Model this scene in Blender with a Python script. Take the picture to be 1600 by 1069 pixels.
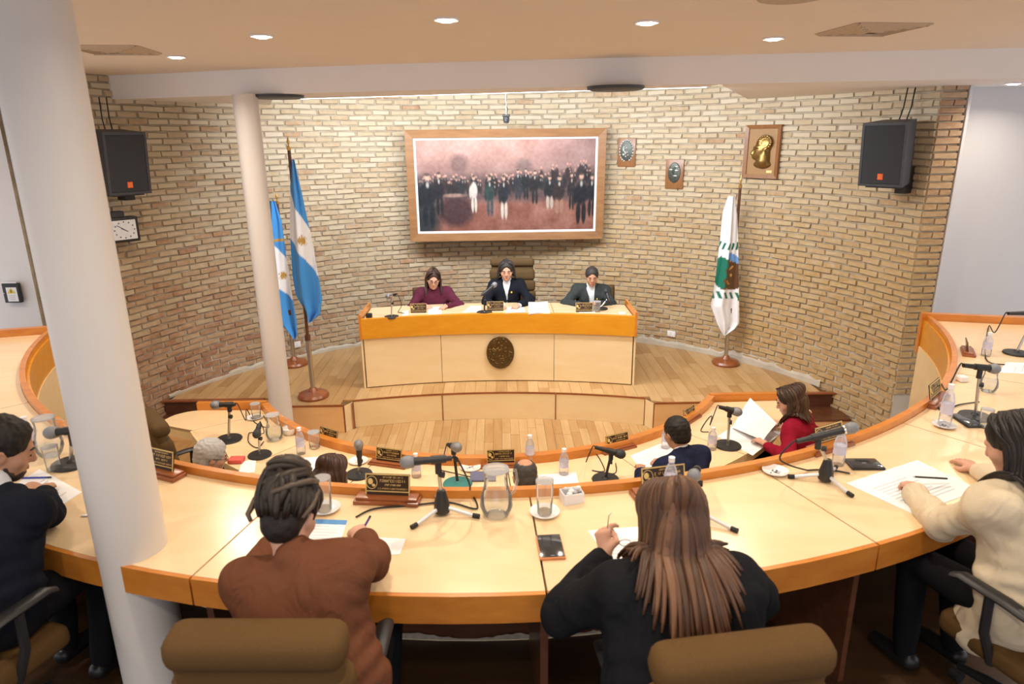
import bpy, bmesh, math, random
import numpy as np
from mathutils import Vector, Matrix, Euler

for _o in list(bpy.data.objects):
    bpy.data.objects.remove(_o, do_unlink=True)
SC = bpy.context.scene
COL = SC.collection

# ------------------------------------------------------------------ camera
FPX = 1067.0
PITCH, ROLL, YAW, CAMZ = math.radians(16.7), math.radians(0.6), math.radians(1.0), 3.28
_fw = np.array([math.sin(YAW)*math.cos(PITCH), math.cos(YAW)*math.cos(PITCH), -math.sin(PITCH)])
_rt0 = np.array([math.cos(YAW), -math.sin(YAW), 0.0]); _up0 = np.cross(_rt0, _fw)
_rt = _rt0*math.cos(ROLL) - _up0*math.sin(ROLL)
_up = _up0*math.cos(ROLL) + _rt0*math.sin(ROLL)
cd = bpy.data.cameras.new('camera'); cam = bpy.data.objects.new('camera', cd); COL.objects.link(cam)
cd.sensor_width = 36.0; cd.sensor_fit = 'HORIZONTAL'; cd.lens = FPX/1600*36.0; cd.clip_start = 0.05
cam.matrix_world = Matrix(((_rt[0], _up[0], -_fw[0], 0), (_rt[1], _up[1], -_fw[1], 0), (_rt[2], _up[2], -_fw[2], CAMZ), (0, 0, 0, 1)))
SC.camera = cam
cd.dof.use_dof = True; cd.dof.focus_distance = 6.5; cd.dof.aperture_fstop = 3.2

def _ray(u, v): return (u-800)/FPX*_rt + (534.5-v)/FPX*_up + _fw
def at(u, v, z):                      # survey helper: where the sight line of a photo point meets the level z
    d = _ray(u, v); t = (z-CAMZ)/d[2]; return np.array([0, 0, CAMZ]) + t*d
def aty(u, v, y):
    d = _ray(u, v); t = y/d[1]; return np.array([0, 0, CAMZ]) + t*d

# ------------------------------------------------------------------ world, exposure, room lights
w = bpy.data.worlds.new('world'); SC.world = w; w.use_nodes = True
w.node_tree.nodes['Background'].inputs[0].default_value = (0.95, 0.95, 1.0, 1)
w.node_tree.nodes['Background'].inputs[1].default_value = 0.75
SC.view_settings.view_transform = 'Standard'; SC.view_settings.look = 'None'
SC.view_settings.gamma = 1.0; SC.view_settings.use_curve_mapping = False
SC.view_settings.exposure = 0.55

CEIL, SOFFIT = 3.93, 3.70
def area_light(name, loc, size, power, color, size_y=None, rot=(0, 0, 0), spread=math.pi, shape='DISK'):
    l = bpy.data.lights.new(name, 'AREA'); l.shape = shape; l.size = size
    if size_y: l.size_y = size_y
    l.energy = power; l.color = color; l.spread = spread
    o = bpy.data.objects.new(name, l); o.location = loc; o.rotation_euler = rot; COL.objects.link(o); return o
WARM = (1.0, 0.87, 0.70)
DOWNLIGHTS = [(-2.57, 5.97), (-1.52, 4.85), (-0.28, 4.26), (0.90, 4.42), (1.95, 5.17)]
for i, (x, y) in enumerate(DOWNLIGHTS):
    area_light('downlight_lamp', (x, y, CEIL-0.03), 0.10, 16, WARM, spread=math.radians(150))
for (x, y) in [(-3.0, 1.7), (-0.4, 1.9), (1.1, 2.2), (2.9, 2.6), (-3.6, 4.6), (3.6, 4.4), (-1.8, 0.6), (0, 0.2), (1.8, 0.6), (-5.4, 4.9), (5.4, 4.7)]:   # the rest of the ceiling's ring of downlights
    area_light('downlight_lamp', (x, y, CEIL-0.03), 0.10, 9, WARM, spread=math.radians(150))
area_light('downlight_lamp', (4.72, 6.30, SOFFIT-0.03), 0.10, 7, WARM, spread=math.radians(150))
LED_A, LED_B = (-2.12, 7.88), (1.92, 6.60)                  # cove strip over the platform
_l = math.hypot(LED_B[0]-LED_A[0], LED_B[1]-LED_A[1])
area_light('cove_strip_lamp', ((LED_A[0]+LED_B[0])/2, (LED_A[1]+LED_B[1])/2+0.06, SOFFIT-0.01), _l, 118, (0.93, 0.97, 1.0), size_y=0.05,
           rot=(math.radians(62), 0, math.atan2(LED_B[1]-LED_A[1], LED_B[0]-LED_A[0])), shape='RECTANGLE')

# ------------------------------------------------------------------ material helpers
def new_mat(name):
    m = bpy.data.materials.new(name); m.use_nodes = True
    nt = m.node_tree; b = nt.nodes['Principled BSDF']; return m, nt, b
def _noise(nt, scale, detail=4, vec=None, rough=0.55):
    n = nt.nodes.new('ShaderNodeTexNoise'); n.inputs['Scale'].default_value = scale
    n.inputs['Detail'].default_value = detail; n.inputs['Roughness'].default_value = rough
    if vec: nt.links.new(vec, n.inputs['Vector'])
    return n
def _coord(nt, out='Object', scale=(1, 1, 1), rot=(0, 0, 0)):
    tc = nt.nodes.new('ShaderNodeTexCoord'); mp = nt.nodes.new('ShaderNodeMapping')
    mp.inputs['Scale'].default_value = scale; mp.inputs['Rotation'].default_value = rot
    nt.links.new(tc.outputs[out], mp.inputs['Vector']); return mp.outputs['Vector']
def _mix(nt, fac, a, b):
    m = nt.nodes.new('ShaderNodeMix'); m.data_type = 'RGBA'
    if isinstance(fac, float): m.inputs['Factor'].default_value = fac
    else: nt.links.new(fac, m.inputs['Factor'])
    for i, c in ((6, a), (7, b)):
        if isinstance(c, tuple): m.inputs[i].default_value = (*c[:3], 1)
        else: nt.links.new(c, m.inputs[i])
    return m.outputs[2]
def _ramp(nt, fac, stops):
    r = nt.nodes.new('ShaderNodeValToRGB'); e = r.color_ramp.elements
    while len(e) < len(stops): e.new(0.5)
    for i, (p, c) in enumerate(stops): e[i].position = p; e[i].color = (*c, 1)
    nt.links.new(fac, r.inputs[0]); return r.outputs[0]
def _bump(nt, b, h, strength=0.2, dist=0.01):
    bp = nt.nodes.new('ShaderNodeBump'); bp.inputs['Strength'].default_value = strength; bp.inputs['Distance'].default_value = dist
    nt.links.new(h, bp.inputs['Height']); nt.links.new(bp.outputs[0], b.inputs['Normal'])
def plain(name, col, rough=0.5, metal=0.0, var=0.08, scale=30, bump=0.0, spec=0.5, emit=None, coat=0.0):
    m, nt, b = new_mat(name)
    v = _coord(nt); n = _noise(nt, scale, 4, v)
    c2 = tuple(max(0, c*(1-var*2)) for c in col)
    nt.links.new(_mix(nt, n.outputs[0], tuple(min(1, c*(1+var)) for c in col), c2), b.inputs['Base Color'])
    b.inputs['Roughness'].default_value = rough; b.inputs['Metallic'].default_value = metal
    b.inputs['Specular IOR Level'].default_value = spec; b.inputs['Coat Weight'].default_value = coat
    if bump: _bump(nt, b, n.outputs[0], bump, 0.004)
    if emit: b.inputs['Emission Color'].default_value = (*emit[0], 1); b.inputs['Emission Strength'].default_value = emit[1]
    return m
def wood(name, c1, c2, rough=0.35, scale=(2, 18, 18), coat=0.2, detail=5):
    m, nt, b = new_mat(name); v = _coord(nt, 'Object', scale); n = _noise(nt, 1.6, detail, v, 0.6)
    nt.links.new(_ramp(nt, n.outputs[0], [(0.3, c1), (0.7, c2)]), b.inputs['Base Color'])
    b.inputs['Roughness'].default_value = rough; b.inputs['Coat Weight'].default_value = coat; b.inputs['Coat Roughness'].default_value = 0.25
    _bump(nt, b, n.outputs[0], 0.05, 0.002); return m
def attr_mat(name, attr, rough=0.7, scale=40, var=0.12, bump=0.15, sheen=0.0, spec=0.3):
    m, nt, b = new_mat(name); a = nt.nodes.new('ShaderNodeVertexColor'); a.layer_name = attr
    n = _noise(nt, scale, 4, _coord(nt))
    mm = nt.nodes.new('ShaderNodeMix'); mm.data_type = 'RGBA'; mm.blend_type = 'MULTIPLY'; mm.inputs['Factor'].default_value = 1
    nt.links.new(a.outputs[0], mm.inputs[6])
    nt.links.new(_mix(nt, n.outputs[0], (1+var,)*3, (1-var,)*3), mm.inputs[7])
    nt.links.new(mm.outputs[2], b.inputs['Base Color']); b.inputs['Roughness'].default_value = rough
    b.inputs['Sheen Weight'].default_value = sheen; b.inputs['Specular IOR Level'].default_value = spec
    if bump: _bump(nt, b, n.outputs[0], bump, 0.003)
    return m
def glass_mat(name, tint=(1, 1, 1), rough=0.0, ior=1.3, solid=0.15):
    m, nt, b = new_mat(name); out = nt.nodes['Material Output']
    g = nt.nodes.new('ShaderNodeBsdfGlossy'); g.inputs['Roughness'].default_value = 0.03; g.inputs[0].default_value = (1, 1, 1, 1)
    t = nt.nodes.new('ShaderNodeBsdfTransparent'); t.inputs[0].default_value = (*tint, 1)
    fr = nt.nodes.new('ShaderNodeFresnel'); fr.inputs[0].default_value = 1.22
    ad = nt.nodes.new('ShaderNodeMath'); ad.operation = 'ADD'; ad.inputs[1].default_value = solid*0.3; ad.use_clamp = True
    nt.links.new(fr.outputs[0], ad.inputs[0])
    mx = nt.nodes.new('ShaderNodeMixShader'); nt.links.new(ad.outputs[0], mx.inputs[0]); nt.links.new(t.outputs[0], mx.inputs[1]); nt.links.new(g.outputs[0], mx.inputs[2])
    d = nt.nodes.new('ShaderNodeBsdfDiffuse'); d.inputs[0].default_value = (0.9, 0.9, 0.9, 1)
    m2 = nt.nodes.new('ShaderNodeMixShader'); m2.inputs[0].default_value = solid*0.5
    nt.links.new(mx.outputs[0], m2.inputs[1]); nt.links.new(d.outputs[0], m2.inputs[2]); nt.links.new(m2.outputs[0], out.inputs[0]); return m
def brick_mat(name):
    m, nt, b = new_mat(name); a = nt.nodes.new('ShaderNodeAttribute'); a.attribute_name = 'tone'
    tc = nt.nodes.new('ShaderNodeTexCoord')
    n = _noise(nt, 14, 6, _coord(nt, 'Object'), 0.65)
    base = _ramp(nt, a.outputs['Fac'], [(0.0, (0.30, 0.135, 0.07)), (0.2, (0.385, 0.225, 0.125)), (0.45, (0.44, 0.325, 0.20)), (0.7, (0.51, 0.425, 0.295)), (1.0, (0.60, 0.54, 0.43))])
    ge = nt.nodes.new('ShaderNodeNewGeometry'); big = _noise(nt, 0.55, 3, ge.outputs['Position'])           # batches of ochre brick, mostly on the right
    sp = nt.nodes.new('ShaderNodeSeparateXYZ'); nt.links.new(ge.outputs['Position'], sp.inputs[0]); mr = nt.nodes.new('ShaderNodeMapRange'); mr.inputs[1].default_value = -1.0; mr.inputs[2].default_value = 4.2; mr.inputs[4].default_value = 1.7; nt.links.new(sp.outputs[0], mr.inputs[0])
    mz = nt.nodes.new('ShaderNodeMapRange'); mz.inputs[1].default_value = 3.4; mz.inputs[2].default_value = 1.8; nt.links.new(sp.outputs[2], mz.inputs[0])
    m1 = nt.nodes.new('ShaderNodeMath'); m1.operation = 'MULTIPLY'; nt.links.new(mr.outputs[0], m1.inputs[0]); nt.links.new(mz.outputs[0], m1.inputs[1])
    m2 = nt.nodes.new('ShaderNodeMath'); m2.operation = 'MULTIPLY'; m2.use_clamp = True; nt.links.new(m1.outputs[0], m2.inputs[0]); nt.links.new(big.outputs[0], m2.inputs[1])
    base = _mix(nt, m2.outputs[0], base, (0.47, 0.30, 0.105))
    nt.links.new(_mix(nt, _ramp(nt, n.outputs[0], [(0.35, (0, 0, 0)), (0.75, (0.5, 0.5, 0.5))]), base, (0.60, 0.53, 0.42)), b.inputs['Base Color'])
    b.inputs['Roughness'].default_value = 0.9; b.inputs['Specular IOR Level'].default_value = 0.2
    _bump(nt, b, n.outputs[0], 0.5, 0.006); return m
def mortar_mat(name):
    m, nt, b = new_mat(name); v = _coord(nt, 'Object'); n = _noise(nt, 7, 5, v)
    nt.links.new(_ramp(nt, n.outputs[0], [(0.3, (0.30, 0.245, 0.175)), (0.7, (0.46, 0.40, 0.31))]), b.inputs['Base Color'])
    sx = nt.nodes.new('ShaderNodeSeparateXYZ'); nt.links.new(v, sx.inputs[0]); mr = nt.nodes.new('ShaderNodeMapRange'); mr.inputs[1].default_value = 1.3; mr.inputs[2].default_value = 0.35; nt.links.new(sx.outputs[2], mr.inputs[0])
    n3 = _noise(nt, 2.2, 4, v); mu = nt.nodes.new('ShaderNodeMath'); mu.operation = 'MULTIPLY'; nt.links.new(mr.outputs[0], mu.inputs[0]); nt.links.new(n3.outputs[0], mu.inputs[1])
    nt.links.new(_mix(nt, mu.outputs[0], b.inputs['Base Color'].links[0].from_socket, (0.72, 0.69, 0.62)), b.inputs['Base Color'])   # lime bloom low on the wall
    b.inputs['Roughness'].default_value = 0.95; n2 = _noise(nt, 60, 4, v); _bump(nt, b, n2.outputs[0], 0.5, 0.004); return m

M = dict(
    cream=wood('pale_laminate', (0.87, 0.665, 0.415), (0.83, 0.60, 0.345), 0.22, (1.2, 5, 5), 0.35),
    panel=wood('pale_panel', (0.85, 0.67, 0.40), (0.80, 0.60, 0.33), 0.35, (1.2, 5, 5), 0.15),
    peach=wood('peach_panel', (0.80, 0.50, 0.24), (0.74, 0.43, 0.19), 0.35, (1.2, 5, 5), 0.15),
    orange=wood('orange_wood', (0.66, 0.25, 0.035), (0.52, 0.165, 0.02), 0.3, (3, 10, 10), 0.3),
    amber=wood('amber_wood', (0.74, 0.33, 0.02), (0.66, 0.26, 0.012), 0.28, (2, 8, 8), 0.3),
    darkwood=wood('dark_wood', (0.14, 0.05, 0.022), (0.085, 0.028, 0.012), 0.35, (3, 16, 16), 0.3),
    redwood=wood('red_brown_wood', (0.36, 0.11, 0.035), (0.22, 0.06, 0.018), 0.3, (3, 16, 16), 0.4),
    framewood=wood('frame_wood', (0.33, 0.17, 0.07), (0.24, 0.115, 0.045), 0.4, (2, 14, 14), 0.2),
    plaquewood=wood('plaque_wood', (0.30, 0.135, 0.045), (0.20, 0.08, 0.026), 0.35, (14, 14, 2), 0.2),
    plank_a=wood('floor_plank_light', (0.60, 0.395, 0.19), (0.50, 0.31, 0.135), 0.38, (10, 1.3, 10), 0.2),
    plank_b=wood('floor_plank_mid', (0.55, 0.345, 0.155), (0.45, 0.265, 0.105), 0.38, (10, 1.3, 10), 0.2),
    plank_c=wood('floor_plank_dark', (0.50, 0.295, 0.12), (0.40, 0.22, 0.083), 0.38, (10, 1.3, 10), 0.2),
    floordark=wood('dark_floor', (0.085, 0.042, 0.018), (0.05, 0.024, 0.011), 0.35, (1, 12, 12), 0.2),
    seam=plain('seam_strip', (0.17, 0.085, 0.03), 0.6),
    ceiling=plain('ceiling_paint', (0.84, 0.75, 0.64), 0.9, var=0.02, scale=3),
    white=plain('white_paint', (0.84, 0.82, 0.82), 0.85, var=0.015, scale=4),
    greywall=plain('grey_wall_paint', (0.60, 0.59, 0.61), 0.85, var=0.02, scale=3),
    lightwall=plain('light_wall_paint', (0.80, 0.78, 0.79), 0.85, var=0.02, scale=3),
    column=plain('column_paint', (0.70, 0.655, 0.62), 0.42, var=0.02, scale=3),
    black=plain('black_plastic', (0.018, 0.018, 0.02), 0.42),
    rubber=plain('black_rubber', (0.012, 0.012, 0.013), 0.6),
    grille=plain('dark_grille', (0.03, 0.034, 0.042), 0.75, var=0.3, scale=400, bump=0.4),
    shell=plain('speaker_shell', (0.045, 0.05, 0.062), 0.5),
    logo=plain('orange_logo', (0.9, 0.12, 0.02), 0.5),
    chrome=plain('chrome', (0.78, 0.78, 0.80), 0.18, 1.0, var=0.03),
    tripod=plain('satin_aluminium', (0.70, 0.70, 0.72), 0.35, 0.35, var=0.03),
    steel=plain('brushed_steel', (0.55, 0.54, 0.52), 0.32, 1.0, var=0.08),
    micgrille=plain('microphone_mesh', (0.36, 0.37, 0.40), 0.45, 0.7, var=0.4, scale=420, bump=0.8),
    micdark=plain('dark_microphone_mesh', (0.06, 0.065, 0.075), 0.5, 0.5, var=0.4, scale=420, bump=0.8),
    brass=plain('brass', (0.72, 0.48, 0.16), 0.3, 0.9, var=0.15),
    gold=plain('gold_print', (0.80, 0.58, 0.22), 0.4, 0.35, var=0.1),
    bronze=plain('bronze', (0.17, 0.115, 0.045), 0.38, 0.85, var=0.35, scale=45, bump=0.9),
    bronzelit=plain('polished_bronze', (0.33, 0.21, 0.07), 0.33, 0.85, var=0.35, scale=50, bump=0.4),
    pewter=plain('dark_pewter', (0.10, 0.11, 0.10), 0.4, 0.7, var=0.4, scale=60, bump=0.8),
    silverbit=plain('silver_relief', (0.62, 0.63, 0.60), 0.35, 0.6, var=0.2),
    plate=plain('dark_plate', (0.035, 0.016, 0.010), 0.3, var=0.1),
    paper=plain('white_paper', (0.88, 0.88, 0.90), 0.8, var=0.02, scale=8),
    ink=plain('grey_ink', (0.60, 0.61, 0.66), 0.8),
    inkdark=plain('dark_ink', (0.10, 0.11, 0.16), 0.8),
    inkblue=plain('blue_print', (0.10, 0.30, 0.62), 0.7),
    china=plain('white_china', (0.86, 0.85, 0.86), 0.18, var=0.01, coat=0.5),
    plasticwhite=plain('white_plastic', (0.82, 0.81, 0.84), 0.4, var=0.02),
    glass=glass_mat('clear_glass', (0.97, 0.98, 0.97)),
    water=glass_mat('water', (0.95, 0.97, 0.96), solid=0.05),
    pet=glass_mat('clear_bottle_plastic', (0.93, 0.94, 0.98), solid=0.32),
    labelp=plain('bottle_label', (0.62, 0.60, 0.75), 0.5),
    capw=plain('bottle_cap', (0.86, 0.86, 0.9), 0.4),
    screen=plain('phone_screen', (0.03, 0.034, 0.04), 0.12, coat=0.6),
    orangecase=plain('phone_case', (0.78, 0.30, 0.12), 0.4),
    penblue=plain('blue_pen', (0.03, 0.06, 0.42), 0.35), penviolet=plain('violet_pen', (0.10, 0.04, 0.30), 0.35),
    teal=plain('teal_plastic', (0.03, 0.20, 0.19), 0.5),
    bluegrey=plain('slate_cover', (0.13, 0.14, 0.24), 0.6),
    red=plain('red_wrapper', (0.75, 0.12, 0.10), 0.5),
    clockface=plain('clock_dial', (0.74, 0.77, 0.82), 0.5),
    yellow=plain('warning_yellow', (0.80, 0.62, 0.04), 0.5),
    chairfab=plain('brown_chair_fabric', (0.118, 0.062, 0.020), 0.85, var=0.12, scale=160, bump=0.25, spec=0.2),
    chairdark=plain('dark_brown_chair_fabric', (0.105, 0.065, 0.028), 0.85, var=0.12, scale=160, bump=0.25, spec=0.2),
    lamp=plain('lamp_glow', (1, 1, 1), 0.5, emit=((1.0, 0.93, 0.82), 14.0)),
    led=plain('led_glow', (1, 1, 1), 0.5, emit=((0.93, 0.97, 1.0), 9.0)),
    brick=brick_mat('brick'), mortar=mortar_mat('mortar'),
    vent=plain('vent_paint', (0.55, 0.45, 0.34), 0.8), ventdark=plain('vent_recess', (0.30, 0.23, 0.16), 0.9),
    skin=plain('skin', (0.62, 0.34, 0.235), 0.5, var=0.08, scale=25, spec=0.35), skin_b=plain('skin_tan', (0.52, 0.27, 0.17), 0.5, var=0.08, scale=25, spec=0.35),
    lip=plain('lip_skin', (0.48, 0.17, 0.14), 0.45), eye=plain('eye_dark', (0.03, 0.02, 0.016), 0.2), brow=plain('brow_hair', (0.045, 0.03, 0.022), 0.8),
    shoe=plain('black_shoe', (0.015, 0.014, 0.014), 0.35), trouser=plain('black_trouser_cloth', (0.008, 0.008, 0.010), 0.9, spec=0.15),
    picture=attr_mat('print', 'col', 0.45, 60, 0.04, 0.02), flagcloth=attr_mat('flag_cloth', 'col', 0.7, 90, 0.05, 0.1, 0.2),
    hairlock=attr_mat('hair_locks', 'col', 0.42, 220, 0.25, 0.25, 0.0, 0.4),
)
# ------------------------------------------------------------------ mesh helpers
RND = random.Random(7)
def link(o): COL.objects.link(o); return o
def mesh_obj(name, verts, faces, mat, parent=None, smooth=False, loc=None):
    me = bpy.data.meshes.new(name); me.from_pydata([tuple(map(float, v)) for v in verts], [], faces)
    if smooth: me.polygons.foreach_set('use_smooth', [True]*len(me.polygons))
    if mat: me.materials.append(M[mat] if isinstance(mat, str) else mat)
    me.update(); o = bpy.data.objects.new(name, me); link(o)
    if parent: o.parent = parent
    if loc is not None: o.location = loc
    return o
class MB:
    """collects simple solids that together make ONE part"""
    def __init__(s): s.v = []; s.f = []
    def add(s, v, f):
        n = len(s.v); s.v += [tuple(map(float, p)) for p in v]; s.f += [tuple(i+n for i in q) for q in f]; return s
    def box(s, c, d, rot=None, ch=0.0):
        x, y, z = d[0]/2, d[1]/2, d[2]/2
        if ch <= 0:
            v = [(-x, -y, -z), (x, -y, -z), (x, y, -z), (-x, y, -z), (-x, -y, z), (x, -y, z), (x, y, z), (-x, y, z)]
            f = [(0, 3, 2, 1), (4, 5, 6, 7), (0, 1, 5, 4), (1, 2, 6, 5), (2, 3, 7, 6), (3, 0, 4, 7)]
        else:
            bm = bmesh.new(); bmesh.ops.create_cube(bm, size=1.0)
            for q in bm.verts: q.co = Vector((q.co.x*d[0], q.co.y*d[1], q.co.z*d[2]))
            bmesh.ops.bevel(bm, geom=bm.edges[:], offset=min(ch, min(d)*0.45), segments=4 if ch > 0.025 else 2, affect='EDGES', profile=0.55)
            bm.verts.index_update(); v = [q.co[:] for q in bm.verts]; f = [tuple(q.index for q in p.verts) for p in bm.faces]; bm.free()
        R = Euler(rot).to_matrix() if rot is not None else None
        v = [(R @ Vector(p) if R else Vector(p)) + Vector(c) for p in v]
        return s.add(v, f)
    def tube(s, pts, r, n=8, cap=True, flat=None):
        pts = [Vector(p) for p in pts]; m = len(pts); rr = r if hasattr(r, '__len__') else [r]*m
        vs = []; prev = None
        for i, p in enumerate(pts):
            t = (pts[min(i+1, m-1)] - pts[max(i-1, 0)])
            t = t.normalized() if t.length > 1e-9 else Vector((0, 0, 1))
            if prev is None:
                a = Vector((0, 0, 1)) if abs(t.z) < 0.9 else Vector((1, 0, 0)); u = t.cross(a).normalized()
            else:
                u = (prev - t*prev.dot(t)); u = u.normalized() if u.length > 1e-6 else t.orthogonal().normalized()
            prev = u; w_ = t.cross(u); fl = flat if flat else 1.0
            for k in range(n):
                a = 2*math.pi*k/n; vs.append(p + rr[i]*(math.cos(a)*u + math.sin(a)*fl*w_))
        fs = [(i*n+k, i*n+(k+1) % n, (i+1)*n+(k+1) % n, (i+1)*n+k) for i in range(m-1) for k in range(n)]
        if cap: fs += [tuple(reversed(range(n))), tuple((m-1)*n+k for k in range(n))]
        return s.add(vs, fs)
    def lathe(s, prof, n=24, c=(0, 0, 0), R=None, open_top=False):
        vs = []; fs = []; m = len(prof)
        for (r, z) in prof:
            for k in range(n):
                a = 2*math.pi*k/n; p = Vector((r*math.cos(a), r*math.sin(a), z))
                vs.append((R @ p if R else p) + Vector(c))
        fs = [(i*n+k, i*n+(k+1) % n, (i+1)*n+(k+1) % n, (i+1)*n+k) for i in range(m-1) for k in range(n)]
        if prof[0][0] > 1e-6: fs.append(tuple(reversed(range(n))))
        if prof[-1][0] > 1e-6 and not open_top: fs.append(tuple((m-1)*n+k for k in range(n)))
        return s.add(vs, fs)
    def ell(s, c, r, nu=14, nv=9, R=None):
        prof = []
        vs = []
        for j in range(nv+1):
            th = math.pi*j/nv
            for k in range(nu):
                a = 2*math.pi*k/nu; p = Vector((r[0]*math.sin(th)*math.cos(a), r[1]*math.sin(th)*math.sin(a), -r[2]*math.cos(th)))
                vs.append((R @ p if R else p) + Vector(c))
        fs = [(j*nu+k, j*nu+(k+1) % nu, (j+1)*nu+(k+1) % nu, (j+1)*nu+k) for j in range(nv) for k in range(nu)]
        return s.add(vs, fs)
    def prism(s, poly, z0, z1):
        n = len(poly); v = [(x, y, z0) for x, y in poly] + [(x, y, z1) for x, y in poly]
        from mathutils.geometry import tessellate_polygon
        tr = tessellate_polygon([[Vector((x, y, 0)) for x, y in poly]])
        f = [tuple(reversed(t)) for t in tr]+[tuple(i+n for i in t) for t in tr] + [(i, (i+1) % n, n+(i+1) % n, n+i) for i in range(n)]
        return s.add(v, f)
    def build(s, name, mat, parent=None, smooth=False):
        return mesh_obj(name, s.v, s.f, mat, parent, smooth)
def auto(o, ang=40):
    for p in o.data.polygons: p.use_smooth = True
    try: o.data.set_sharp_from_angle(angle=math.radians(ang))
    except Exception: pass
    return o
def tag(o, label, cat, group=None, kind=None):
    o['label'] = label; o['category'] = cat
    if group: o['group'] = group
    if kind: o['kind'] = kind
    return o
def thing(name, label, cat, loc=(0, 0, 0), rotz=0.0, group=None):
    o = bpy.data.objects.new(name, None); o.empty_display_size = 0.1; link(o)
    o.location = tuple(map(float, loc)); o.rotation_euler = (0, 0, rotz); return tag(o, label, cat, group)
def struct(o): o['kind'] = 'structure'; return o
def copy_tree(o, parent=None):
    c = o.copy(); COL.objects.link(c)
    if parent: c.parent = parent
    for ch in list(o.children): copy_tree(ch, c)
    return c
def arc_pt(c, R, a): return (c[0]+R*math.sin(a), c[1]-R*math.cos(a))
def arc_slab(c, R0, R1, a0, a1, z0, z1, n=None):
    """solid ring sector, angles from -y"""
    n = n or max(2, int(abs(a1-a0)/math.radians(2.0)))
    m = MB(); v = []; f = []
    for i in range(n+1):
        a = a0+(a1-a0)*i/n
        for R in (R0, R1):
            x, y = arc_pt(c, R, a); v += [(x, y, z0), (x, y, z1)]
    for i in range(n):
        k = 4*i; q = k+4
        f += [(k+1, q+1, q+3, k+3), (k, k+2, q+2, q), (k, q, q+1, k+1), (k+2, k+3, q+3, q+2)]
    f += [(0, 1, 3, 2), (4*n, 4*n+2, 4*n+3, 4*n+1)]
    return m.add(v, f)
def set_color(o, cols):
    """one colour per vertex"""
    me = o.data; ca = me.color_attributes.new('col', 'FLOAT_COLOR', 'POINT')
    a = np.ones((len(me.vertices), 4), np.float32); a[:, :3] = cols; ca.data.foreach_set('color', a.ravel())
def s2l(r, g, b):
    f = lambda c: (c/12.92 if c <= 0.04045 else ((c+0.055)/1.055)**2.4)
    return (f(r/255), f(g/255), f(b/255))

# ------------------------------------------------------------------ signed distance bodies
def P3(*a): return np.array(a, float)
def rotx(a): c, s = math.cos(a), math.sin(a); return np.array([[1, 0, 0], [0, c, -s], [0, s, c]])
def roty(a): c, s = math.cos(a), math.sin(a); return np.array([[c, 0, s], [0, 1, 0], [-s, 0, c]])
def rotz(a): c, s = math.cos(a), math.sin(a); return np.array([[c, -s, 0], [s, c, 0], [0, 0, 1]])
def cap(p, q, r0, r1=None, k=0.02): return ('cap', np.array(p, float), np.array(q, float), r0, r0 if r1 is None else r1, k)
def ell(c, r, R=None, k=0.02): return ('ell', np.array(c, float), np.array(r, float), np.eye(3) if R is None else R, k)
def sub(pr): return ('sub', pr)
def _prim_d(pr, X, Y, Z):
    if pr[0] == 'cap':
        _, p, q, r0, r1, k = pr; d = q-p; L = max(1e-9, float(d@d))
        t = np.clip(((X-p[0])*d[0]+(Y-p[1])*d[1]+(Z-p[2])*d[2])/L, 0, 1)
        return np.sqrt((X-p[0]-t*d[0])**2+(Y-p[1]-t*d[1])**2+(Z-p[2]-t*d[2])**2) - (r0+(r1-r0)*t)
    _, c, r, R, k = pr; x, y, z = X-c[0], Y-c[1], Z-c[2]
    a = x*R[0, 0]+y*R[1, 0]+z*R[2, 0]; b = x*R[0, 1]+y*R[1, 1]+z*R[2, 1]; e = x*R[0, 2]+y*R[1, 2]+z*R[2, 2]
    k0 = np.sqrt((a/r[0])**2+(b/r[1])**2+(e/r[2])**2); k1 = np.sqrt((a/r[0]**2)**2+(b/r[1]**2)**2+(e/r[2]**2)**2)
    return np.where(k1 < 1e-6, -min(r), k0*(k0-1)/np.maximum(k1, 1e-6))
def _prim_box(pr):
    if pr[0] == 'cap':
        m = max(pr[3], pr[4]); return np.minimum(pr[1], pr[2])-m, np.maximum(pr[1], pr[2])+m
    e = np.sqrt(((pr[3]*pr[2][None, :])**2).sum(1)); return pr[1]-e, pr[1]+e
def sdf_eval(prims, pts):
    X, Y, Z = pts[:, 0], pts[:, 1], pts[:, 2]; D = np.full(len(pts), 1.0)
    for pr in prims:
        s_ = pr[0] == 'sub'; q = pr[1] if s_ else pr; d = _prim_d(q, X, Y, Z); k = q[-1]
        if s_: h = np.maximum(k-np.abs(D+d), 0)/k; D = np.maximum(D, -d)+h*h*k/4
        else: h = np.maximum(k-np.abs(D-d), 0)/k; D = np.minimum(D, d)-h*h*k/4
    return D
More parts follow.
